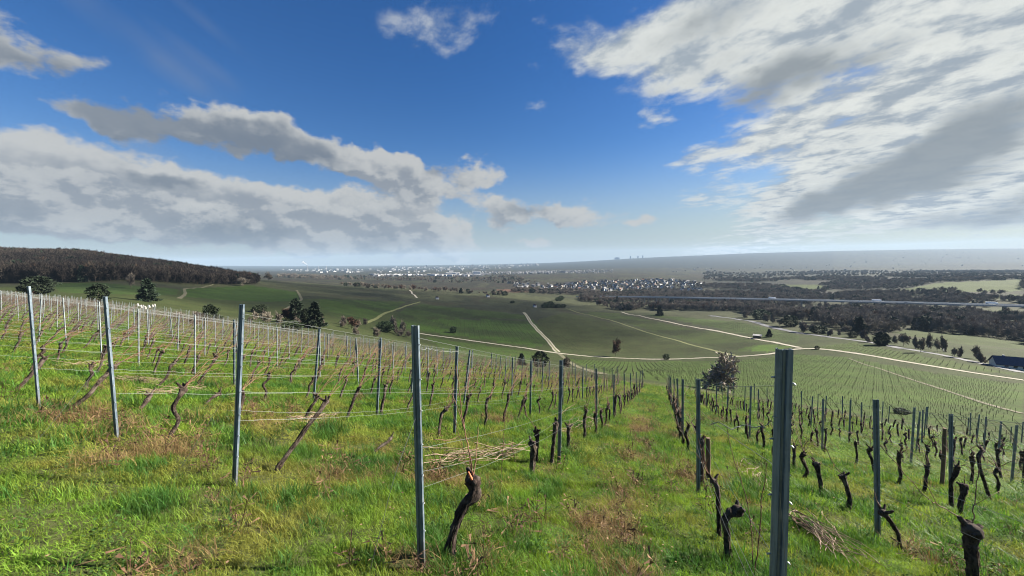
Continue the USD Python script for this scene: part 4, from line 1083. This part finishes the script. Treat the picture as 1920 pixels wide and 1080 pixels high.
for k in range(26):
    px, py = rb.uniform(960, 1330), rb.uniform(560, 572)
    plant_px('bush', px, py, rb.uniform(4, 8), f'scattered dark scrub bush on the brown slope, {"left" if px < 1090 else "middle" if px < 1210 else "right"} part of it', f'scrub on the brown slope, {"left" if px < 1090 else "middle" if px < 1210 else "right"} part', rb.uniform(1.2, 2.4), k)


# the woods: masses of leafless trees
def fill(zone_, spacing, keep=None, gaps=0):
    x0, y0, x1, y1 = zone_.bounds; x, y = np.meshgrid(np.arange(x0, x1, spacing), np.arange(y0, y1, spacing)); x, y = x.ravel(), y.ravel()
    x = x + rng.uniform(-.48, .48, len(x)) * spacing; y = y + rng.uniform(-.48, .48, len(y)) * spacing; k = inside(zone_, x, y)
    for z in keep or (): k &= ~inside(z, x, y)
    q = np.stack([x[k], y[k]], 1)
    return q if not gaps else q[meshkit.fbm(np.column_stack([q / 55, 0 * q[:, 0]]), 3, 23) > gaps]


bare = []
for k in range(4):
    tr, cr = bare_tree(40 + k, 2, (9, 8), .95, twig_w=.0115, r0=.020, twigs=9); bare.append((f'leafless_tree_{"abcd"[k]}', join([tr, cr]), M['twig'], False))
green = [('evergreen_a', leafy_crown(3, 700, CONE, .12), M['conifer'], False), ('evergreen_b', leafy_crown(4, 700, ROUND, .13), M['conifer'], False)]
rust = [('rusty_tree', join(bare_tree(51, 2, (9, 8), 1.0, twig_w=.02, twigs=9)), M['rusty'], False)]


def wood(name, p, h0, h1, wide, green_share, rust_share, label, cat='wood', twig='twig'):
    n = len(p); r = rng.random(n); idx = np.where(r < green_share, 4 + rng.integers(0, 2, n), np.where(r < green_share + rust_share, 6, rng.integers(0, 4, n)))
    big = .75 + .5 * meshkit.fbm(np.column_stack([p / 45, 0 * p[:, 0]]), 3, 6)
    h = rng.uniform(h0, h1, n) * big; w = h * rng.uniform(.8, 1.25, n) * wide
    instancer(name, [(a_, m_, M[twig], s_) for a_, m_, _, s_ in bare] + green + rust, np.column_stack([p, ground(*p.T) - .3]), idx, rng.uniform(0, 6.283, n), np.stack([w, w, h], 1), label, cat)


road_keep = LineString([hit(a, b_, 46)[:2] for a, b_ in [(1330, 592), (1440, 612), (1560, 633), (1700, 655), (1880, 690)]]).buffer(9)
DECK = [(1085, 1150, 555.5), (1200, 1070, 556.5), (1300, 1010, 558), (1500, 890, 562), (1700, 790, 567), (1919, 690, 573), (2100, 640, 577)]
deck_p = np.array([(lambda r: r / r[1] * d * np.interp(px, [1085, 1200, 1300, 1500], [1.0, .94, .87, .85]))(ray(px, py)) for px, d, py in DECK]); deck = [tuple(q[:2]) for q in deck_p]
deck_keep = LineString(deck).buffer(30)
wood('hill_wood', fill(WOOD_HILL, 6.2), 12, 17, .62, .03, .03, 'dark leafless wood covering the hill at the far left', twig='twig_wood')
wood('valley_wood', fill(WOOD_VALLEY, 7.5, [road_keep, deck_keep] + MEADOWS, .33), 8, 14, .8, .06, .08, 'grey-brown leafless wood filling the valley below the motorway')
wood('far_valley_wood', fill(WOOD_BEYOND, 10, [deck_keep] + MEADOWS, .36), 8, 14, .85, .10, .06, 'grey-brown leafless wood on the far side of the motorway')
wood('village_trees', fill(zone([(1015, 1520), (1060, 1420), (1160, 1450), (1300, 1540), (1330, 1750), (1250, 2150), (1130, 2050), (1050, 1850)]), 24), 6, 11, .8, .15, .08, 'dark garden trees scattered between the houses of the village')
hz_ = np.vstack([fill(zone([(1480, 1150), (1960, 900), (1960, 1400), (1700, 1900), (1350, 2100), (1300, 1600)]), 17, MEADOWS), fill(zone([(960, 1250), (1230, 1250), (1320, 1450), (960, 1420)]), 16), fill(zone([(520, 1900), (960, 1700), (1010, 1900), (960, 2600), (520, 2900)]), 38), fill(zone([(1320, 2000), (1960, 1500), (1960, 3500), (1320, 3500)]), 38), fill(zone([(640, 1050), (950, 1050), (950, 1130), (640, 1130)]), 22)])
hz_ = hz_[meshkit.fbm(np.column_stack([hz_ / 170, 0 * hz_[:, 0]]), 3, 14) > .47]
wood('distant_copses', hz_, 9, 15, 1.15, .12, .05, 'far-off copses and hedgerows scattered over the plain')

# ------------------------------------------------------------------ vine rows of the lower fields
def row_piece(seed):
    parts = [box(.04, .04, 1.9, (0, -2.2, .95))]
    for k in range(4):
        p, c = vine_shape(seed * 9 + k, .05); p = bend(p, 4) + (0, -1.6 + 1.15 * k, 0); parts.append(tube(p, .024, 3, False))
        for q in c[:1]: parts.append(tube(bend([p[-1]] + [p[-1] + np.array(w_) for w_ in q], 4), .009, 3, False))
    return join(parts)


road_lines = [LineString([q[:2] for q in main_road]).buffer(3.5), LineString([q[:2] for q in side]).buffer(4)]
P_, Y_ = [], []
for name, poly, rd in plots:
    if rd is None: continue
    d = np.array([math.sin(rd), math.cos(rd)]); o = np.array([d[1], -d[0]]); c = np.array(poly.centroid.coords[0]); R = 420
    a, b_ = np.meshgrid(np.arange(-R, R, 4.6), np.arange(-R, R, 2.3)); q = c + a.ravel()[:, None] * d + b_.ravel()[:, None] * o; q = q[inside(poly.buffer(-2), q[:, 0], q[:, 1])]
    q = q[np.hypot(*q.T) < 560]
    for rl in road_lines: q = q[~inside(rl, q[:, 0], q[:, 1])]
    P_.append(q); Y_.append(np.full(len(q), -rd))
P_, Y_ = np.vstack(P_), np.concatenate(Y_)
keep = rng.random(len(P_)) > .15; P_ = P_ + rng.normal(0, .06, P_.shape); P_, Y_ = P_[keep], Y_[keep]
instancer('lower_vine_rows', [(f'row_piece_{"abc"[k]}', row_piece(20 + k), M['trunk'], False) for k in range(3)], np.column_stack([P_, ground(*P_.T)]), rng.integers(0, 3, len(P_)), Y_ + rng.normal(0, .015, len(Y_)), np.stack([np.ones(len(P_)), np.ones(len(P_)), rng.uniform(.5, .85, len(P_))], 1), 'ranks of tiny bare vines in the fields below the near vineyard', 'vineyard')

# ------------------------------------------------------------------ motorway on its viaduct
dk = even(deck, 12.0); dd = np.gradient(dk, axis=0); dd /= np.linalg.norm(dd, axis=1, keepdims=True); oo = np.stack([dd[:, 1], -dd[:, 0]], 1)
gz = ground(dk[:, 0], dk[:, 1]); DZ = np.interp(dk[:, 0], deck_p[:, 0], deck_p[:, 2])
def deck_strip(off, w, z0, z1):
    v = np.concatenate([np.column_stack([dk + oo * (off - w / 2), DZ + z0]), np.column_stack([dk + oo * (off + w / 2), DZ + z0]), np.column_stack([dk + oo * (off + w / 2), DZ + z1]), np.column_stack([dk + oo * (off - w / 2), DZ + z1])])
    n = len(dk); i = np.arange(n - 1); f = []
    for a, b_ in ((0, 1), (1, 2), (2, 3), (3, 0)): f += [np.stack([a * n + i, b_ * n + i, b_ * n + i + 1], 1), np.stack([a * n + i, b_ * n + i + 1, a * n + i + 1], 1)]
    return v, np.vstack(f)
vt = thing('motorway_viaduct', 'long pale motorway viaduct crossing the wooded valley on the right', 'viaduct')
obj('deck', deck_strip(0, 26, -1.4, -.02), M['concrete'], vt); obj('carriageway', deck_strip(0, 24.6, -.015, .03), M['asphalt'], vt)
for off in (-12.6, 0.0, 12.6): obj('guard_rail', deck_strip(off, .25, .035, .85), M['hook'], vt)
for k in range(0, len(dk), 3):
    if DZ[k] - 1.2 - gz[k] > 1.5:
        for off in (-7, 7):
            c = dk[k] + oo[k] * off; h = DZ[k] - 1.25 - gz[k] + 1; obj('pier', box(2.2, 2.2, h, (c[0], c[1], DZ[k] - 1.25 - h / 2)), M['concrete'], vt)


def wheels(t, spots_, r):
    for x, y in spots_:
        c = trimesh.creation.cylinder(r, .28, sections=14); c.apply_transform(trimesh.transformations.rotation_matrix(math.pi / 2, [0, 1, 0])); c.apply_translation([x, y, r]); obj('wheel', c, M['rubber'], t)


def lorry(k, off, label, mat='car_white'):
    c = dk[k] + oo[k] * off; t = thing('lorry', label, 'lorry', xf((c[0], c[1], DZ[k] + .01), math.atan2(-dd[k][0], dd[k][1])))
    obj('cargo_box', box(2.5, 10.5, 2.8, (0, -.9, 2.5)), M[mat], t); obj('cab', trimesh.convex.convex_hull(np.array([(x, y, z) for x in (-1.2, 1.2) for y, z in ((4.6, .6), (6.6, .6), (6.6, 2.0), (6.2, 3.2), (4.6, 3.2))])), M[mat], t)
    obj('windscreen', box(2.1, .06, .9, (0, 6.50, 2.55)), M['glass'], t); wheels(t, [(x, y) for x in (-1.1, 1.1) for y in (-5, -3.6, 5.4)], .52)


def car(k, off, label, mat):
    c = dk[k] + oo[k] * off; t = thing('car', label, 'car', xf((c[0], c[1], DZ[k] + .01), math.atan2(-dd[k][0], dd[k][1])))
    obj('body', trimesh.convex.convex_hull(np.array([(x, y, z) for x in (-.88, .88) for y, z in ((-2.2, .35), (2.2, .35), (2.2, .75), (-2.2, .9))])), M[mat], t)
    obj('cabin', trimesh.convex.convex_hull(np.array([(x * .9, y, z) for x in (-.8, .8) for y, z in ((-1.9, .9), (1.2, .86), (.4, 1.45), (-1.4, 1.45))])), M['glass'], t); wheels(t, [(x, y) for x in (-.8, .8) for y in (-1.35, 1.35)], .32)


def at_col(px):
    x = 960 + F * (dk @ CR[:2] + DZ * CR[2]) / (dk @ _f[:2] + DZ * _f[2]); return int(np.argmin(abs(x - px)))


lorry(at_col(1447), -5, 'white lorry on the motorway above the widest post, leftmost of the vehicles')
lorry(at_col(1643), -5, 'white lorry on the motorway, third vehicle from the right edge')
lorry(at_col(1852), -8, 'white lorry on the motorway nearest the right edge')
car(at_col(1617), 5, 'small white car on the motorway just left of a white lorry', 'car_white')
car(at_col(1700), 6, 'dark car on the motorway between the two right-hand lorries', 'car_dark')
car(at_col(1395), 5, 'white car at the left part of the motorway viaduct', 'car_white')

# ------------------------------------------------------------------ houses
def house(name, label, m, wall, roof, L=10.0, W=8.0, H=4.5, R=3.6, group=None, windows=True):
    t = thing(name, label, 'house', m, group)
    g_ = np.array([(x, y, z) for y in (-L / 2, L / 2) for x, z in ((-W / 2, -1), (W / 2, -1), (W / 2, H), (0, H + R), (-W / 2, H))])
    obj('wall', trimesh.convex.convex_hull(g_), M[wall], t)
    parts = []
    for s in (-1, 1):
        e = np.array([s * (W / 2 + .4), H - .4 * R / (W / 2) + .12]); r = np.array([0, H + R + .16]); n = np.array([s * R, W / 2]) / math.hypot(R, W / 2) * .22
        sec = [e, r, r + (0, .25), e + n]
        parts.append(trimesh.convex.convex_hull(np.array([(a, y, b) for y in (-L / 2 - .4, L / 2 + .4) for a, b in sec])))
    rf = obj('roof', trimesh.util.concatenate(parts), M[roof], t)
    obj('chimney', box(.7, .7, 1.6, (W * .18, L * .2, H + R * .75 + .4)), M['grey_wall'], rf)
    if windows:
        for y in (-L / 2 - .02, L / 2 + .02):
            for x in (-W * .25, W * .25):
                for z in (1.4, 3.6): obj('window', box(1.2, .08, 1.2, (x, y, z)), M['glass'], t)
    return t


kinds = {}
def place_house(px, d, rot, kind, label, group, sc=1.0):
    x, y = pd(px, d); m = xf((x, y, ground(x, y)), rot, sc)
    wall, roof, L, W, H, R = [('white', 'roof_dark', 11, 8.5, 5, 3.8), ('white', 'roof_red', 10, 9, 4.6, 4.2), ('cream', 'roof_red', 12, 9, 5, 4), ('white', 'roof_dark', 9, 8, 5.8, 3.2), ('grey_wall', 'roof_dark', 14, 10, 5.5, 3.5), ('cream', 'roof_dark', 10, 8, 4.4, 4.6)][kind]
    if kind in kinds: dup(kinds[kind], 'village_house', label, m, group)
    else: kinds[kind] = house('village_house', label, m, wall, roof, L, W, H, R, group)


rh = np.random.default_rng(9); spots_, n = [], 0
VILLAGE = zone([(1015, 1560), (1060, 1430), (1160, 1470), (1300, 1560), (1330, 1750), (1250, 2150), (1130, 2050), (1060, 1850)])
x0, y0, x1, y1 = VILLAGE.bounds
while len(spots_) < 205 and n < 20000:
    n += 1; x, y = rh.uniform(x0, x1), rh.uniform(y0, y1)
    if not inside(VILLAGE, x, y) or any((x - a) ** 2 + (y - b_) ** 2 < 19 ** 2 for a, b_ in spots_): continue
    spots_.append((x, y))
for k, (x, y) in enumerate(spots_):
    px = 960 + F * x / y; kd = int(rh.choice([0, 0, 1, 2, 3, 3, 4, 5]))
    part = 'left' if px < 1110 else 'middle' if px < 1210 else 'right'
    wl = {0: 'white house with a dark roof', 1: 'white house with a brown roof', 2: 'cream house with a brown roof', 3: 'tall white house with a dark roof', 4: 'long grey house with a dark roof', 5: 'cream house with a steep dark roof'}[kd]
    where = f'at the lower edge of the village, {part} part' if y < 1560 else f'half way up the village, {part} part' if y < 1800 else f'at the top of the village, {part} part'
    place_house(px, y, rh.normal(.5, .5) + (1.57 if rh.random() < .35 else 0), kd, f'{wl} {where}', f'{wl} {where}', rh.uniform(.9, 1.25))
for k in range(7): place_house(1268 + 7.5 * k, 1390 + 6 * k, .25, 3 if k % 2 else 0, 'white gabled house of the bright terrace at the right end of the village', 'bright terrace right of the village', 1.25)
b = hit(1893, 690, 46); th = thing('road_house', 'low house with a long blue-black roof beside the country road at the right edge', 'house', xf(b, 1.0))
L, W, H, R = 11.5, 8, 2.4, 3.2
obj('wall', trimesh.convex.convex_hull(np.array([(x, y, z) for y in (-L / 2, L / 2) for x, z in ((-W / 2, -1), (W / 2, -1), (W / 2, H), (0, H + R), (-W / 2, H))])), M['cream'], th)
pr = [trimesh.convex.convex_hull(np.array([(a, y, c) for y in (-L / 2 - .5, L / 2 + .5) for a, c in ((s * (W / 2 + .6), H - .35), (0, H + R + .1), (0, H + R + .4), (s * (W / 2 + .75), H - .1))])) for s in (-1, 1)]
rf = obj('roof', trimesh.util.concatenate(pr), M['roof_blue'], th); obj('chimney', box(.8, .8, 1.5, (.9, 2, H + R)), M['grey_wall'], rf)
for y in (-3.5, -.5, 2.5): obj('window', box(.08, 1.3, 1.2, (-W / 2 - .03, y, 1.5)), M['glass'], th)
for x in (-2, 2): obj('window', box(1.2, .08, 1.2, (x, -L / 2 - .03, 1.4)), M['glass'], th)
b = hit(1420, 634, 46); sh = thing('field_shed', 'small shed with a pale grey roof among bushes by the upper track', 'shed', xf(b, .9))
obj('wall', box(4, 6, 2.6, (0, 0, 1.0)), M['wood_post'], sh); obj('roof', trimesh.convex.convex_hull(np.array([(x, y, z) for y in (-3.5, 3.5) for x, z in ((-2.6, 2.3), (2.6, 2.9), (2.6, 3.1), (-2.6, 2.5))])), M['concrete'], sh); obj('door', box(.06, 1.2, 2.0, (-2.04, 0, 1.0)), M['trunk'], sh)
for (px, py), label in (((820, 561), 'tiny white hut in the far left fields'), ((915, 557), 'tiny white hut by the bare far-off fields'), ((1003, 576), 'tiny white hut left of the clipped hedge'), ((640, 606), 'pale low wall-like shed right of the ragged conifer')):
    b = hit(px, py, 46); s = b[1] / 420; t = thing('field_hut', label, 'hut', xf(b, .4, s)); obj('wall', box(3.2, 3.2, 2.6, (0, 0, 1.1)), M['white'], t); obj('roof', trimesh.convex.convex_hull(np.array([(x, y, z) for y in (-1.9, 1.9) for x, z in ((-1.9, 2.3), (0, 3.4), (1.9, 2.3))])), M['roof_red'], t)
for px, py in ((1740, 655), (1769, 662)):
    b = hit(px, py, 46); t = thing('road_sign', f'small white road sign beside the country road, {"left" if px < 1750 else "right"} one of two', 'sign', xf(b, .6)); obj('pole', tube([(0, 0, -.2), (0, 0, 1.9)], .05, 8), M['steel_far'], t); obj('panel', box(1.1, .05, 1.1, (0, -.07, 2.2)), M['white'], t)
for k in range(7):
    b = hit(258 + 5.5 * k + rb.normal(0, 1), 578 - abs(k - 3) + rb.normal(0, 1.2), 46); tag(obj('white_stone', gnarl(tube([b + (0, 0, -.2), b + (0, 0, .4), b + (0, 0, .8)], [.32, .28, .15], 7), .2, k, 2), M['stone']), 'pale stone block in the garden below the spreading conifer', 'stone', 'pale stones in the hollow')

# ------------------------------------------------------------------ the far plain: town, works, towers
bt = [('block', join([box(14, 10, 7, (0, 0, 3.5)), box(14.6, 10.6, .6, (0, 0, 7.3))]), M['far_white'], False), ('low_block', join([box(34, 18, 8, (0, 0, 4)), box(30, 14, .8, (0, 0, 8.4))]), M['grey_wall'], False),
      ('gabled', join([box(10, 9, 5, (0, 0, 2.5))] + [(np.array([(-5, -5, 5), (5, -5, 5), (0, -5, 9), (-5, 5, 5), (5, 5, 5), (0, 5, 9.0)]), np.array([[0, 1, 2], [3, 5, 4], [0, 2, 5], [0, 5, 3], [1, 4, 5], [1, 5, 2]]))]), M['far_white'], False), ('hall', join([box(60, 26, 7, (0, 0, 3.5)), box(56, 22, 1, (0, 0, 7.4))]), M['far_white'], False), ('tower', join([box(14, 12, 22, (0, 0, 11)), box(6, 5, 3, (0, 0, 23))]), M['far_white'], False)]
bp, bi, bs = [], [], []
def town(pts, n, mix, s0, s1, seed):
    z_ = zone(pts); x0, y0, x1, y1 = z_.bounds; r_ = np.random.default_rng(seed); got = 0
    while got < n:
        x, y = r_.uniform(x0, x1), r_.uniform(y0, y1)
        if inside(z_, x, y) and meshkit.fbm(np.array([x / 260, y / 420, 0]), 2, seed) > .42: bp.append((x, y, float(ground(x, y)))); bi.append(int(r_.choice(mix))); bs.append(r_.uniform(s0, s1)); got += 1
town([(840, 3400), (960, 3000), (1150, 3100), (1150, 4300), (900, 4300)], 420, [0, 2, 2, 2, 0], .8, 1.2, 1)
town([(700, 2900), (960, 2500), (960, 3000), (700, 3500)], 150, [0, 1, 3, 3, 1], .8, 1.3, 2)
town([(560, 4500), (900, 4500), (1000, 9000), (520, 9000)], 260, [0, 1, 3, 1, 2], .9, 1.6, 3)
town([(740, 8500), (1010, 8000), (1010, 10500), (740, 10500)], 150, [0, 4, 1, 0, 0], 1.0, 1.8, 4)
town([(1600, 4500), (1920, 4200), (1920, 9000), (1560, 9000)], 36, [0, 2, 0, 2], .9, 1.3, 5)
town([(1250, 3500), (1600, 3200), (1600, 5500), (1250, 5500)], 34, [0, 2, 0], .9, 1.3, 6)
town([(1015, 1560), (1060, 1450), (960, 1500), (950, 1800), (1040, 1850)], 30, [2, 0], .8, 1.1, 7)
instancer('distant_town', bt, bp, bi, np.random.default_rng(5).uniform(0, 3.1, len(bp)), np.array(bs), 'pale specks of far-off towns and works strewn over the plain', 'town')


def tower(px, d, w, h, dep, label, name='tower_block', cat='tower block', mat='grey_wall'):
    x, y = pd(px, d); z = float(ground(x, y)); t = thing(name, label, cat, xf((x, y, z), math.atan2(-x, y) * .6)); obj('wall', box(w, dep, h, (0, 0, h / 2)), M[mat], t); obj('roof_house', box(w * .4, dep * .5, h * .08, (0, 0, h * 1.04)), M[mat], t)
    for k in range(5): obj('window_band', box(w * 1.004, dep * 1.004, h * .05, (0, 0, h * (.15 + .17 * k))), M['glass'], t)


tower(1157, 12000, 150, 62, 30, 'long slab block on the horizon ridge, leftmost of the group')
tower(1182, 12050, 30, 75, 30, 'slim tower block on the horizon, second of the group')
tower(1196, 12050, 36, 66, 30, 'slim tower block on the horizon, third of the group')
tower(1205, 12100, 30, 72, 30, 'slim tower block on the horizon, rightmost of the group')
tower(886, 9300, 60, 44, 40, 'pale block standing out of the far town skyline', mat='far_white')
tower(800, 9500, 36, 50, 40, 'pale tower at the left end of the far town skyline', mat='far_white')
tower(893, 3100, 60, 26, 40, 'tall white works building among low halls in the plain', 'works_building', 'factory', 'white')
tower(848, 3150, 110, 18, 60, 'wide white works hall left of the tall works building', 'works_building', 'factory', 'white')
x, y = pd(1387, 12200); z = float(ground(x, y)); t = thing('radio_mast', 'thin radio mast on the horizon ridge', 'mast', xf((x, y, z)))
obj('lattice_shaft', tube([(0, 0, -2), (0, 0, 60), (0, 0, 110)], [5, 4, 2], 6), M['grey_wall'], t); obj('platform', tube([(0, 0, 70), (0, 0, 76)], 9, 8), M['grey_wall'], t)
for k, (px, h) in enumerate(((576, 95), (597, 70), (612, 80))):
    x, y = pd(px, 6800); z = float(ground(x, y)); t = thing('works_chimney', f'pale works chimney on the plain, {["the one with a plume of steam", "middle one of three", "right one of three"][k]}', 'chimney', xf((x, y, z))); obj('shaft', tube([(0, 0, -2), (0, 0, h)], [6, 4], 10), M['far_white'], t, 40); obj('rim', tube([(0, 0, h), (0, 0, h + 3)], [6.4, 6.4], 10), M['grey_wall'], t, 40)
    if k == 0:
        st = [blob((-10 * q ** 1.4, 0, h + 6 + 12 * q), (7 + 3 * q,) * 3, q, .5) for q in range(5)]
        g = Graph(); pv = g.add('principled_volume', color=(.95, .95, .95), density=.03)
        o_ = obj('steam', join([(a_ + (x, y, z), f_) for a_, f_ in st]), g.make('/World/Looks/steam_cloud', volume=pv + '.volume')); tag(o_, 'white plume of steam drifting from the works chimney', 'steam', kind='stuff')

# ------------------------------------------------------------------ cloud added out of view towards the sun, shaped to shade the middle fields
ALT = 2500.0
SHADE = [(-850, 420), (-480, 330), (-190, 265), (10, 300), (130, 390), (330, 520), (280, 820), (-100, 1000), (-780, 1050)]
off = SUN[:2] / SUN[2] * (ALT + 80); fz = Polygon(SHADE); rc = np.random.default_rng(12); lumps = []
while len(lumps) < 46:
    x, y = rc.uniform(-850, 330), rc.uniform(260, 1050)
    if not inside(fz, x, y): continue
    r = min(rc.uniform(80, 190), 40 + fz.exterior.distance(shapely.Point(x, y))); lumps.append((x, y, r))
import manifold3d as m3
body = m3.Manifold.batch_boolean([m3.Manifold.sphere(1.0, 20).scale([r, r, min(r, 130) * .75]).translate([x + off[0], y + off[1], ALT + 40 + rc.uniform(-15, 40)]) for x, y, r in lumps], m3.OpType.Add)
mv = body.to_mesh(); cv, cf = gnarl((mv.vert_properties[:, :3], mv.tri_verts), 30.0, 5, 1 / 90)
g = Graph(); pv = g.add('principled_volume', color=(.96, .97, 1.0), density=.0032, anisotropy=.3)
tag(obj('cloud', (cv, cf), g.make('/World/Looks/cloud_vapour', volume=pv + '.volume')), kind='stuff')  # added for its shadow, lies outside the view
haze = obj('haze', trimesh.creation.box(bounds=[[-16400, -16400, -160], [16400, 16400, float(GZ.max()) + 40]]), None)
hg = Graph(); hv = hg.add('principled_volume', color=(.55, .76, 1.0), density=HAZE_DENSITY, anisotropy=0.0)
UsdShade.MaterialBindingAPI.Apply(haze).Bind(hg.make('/World/Looks/haze_air', volume=hv + '.volume'))
tag(haze, kind='stuff')
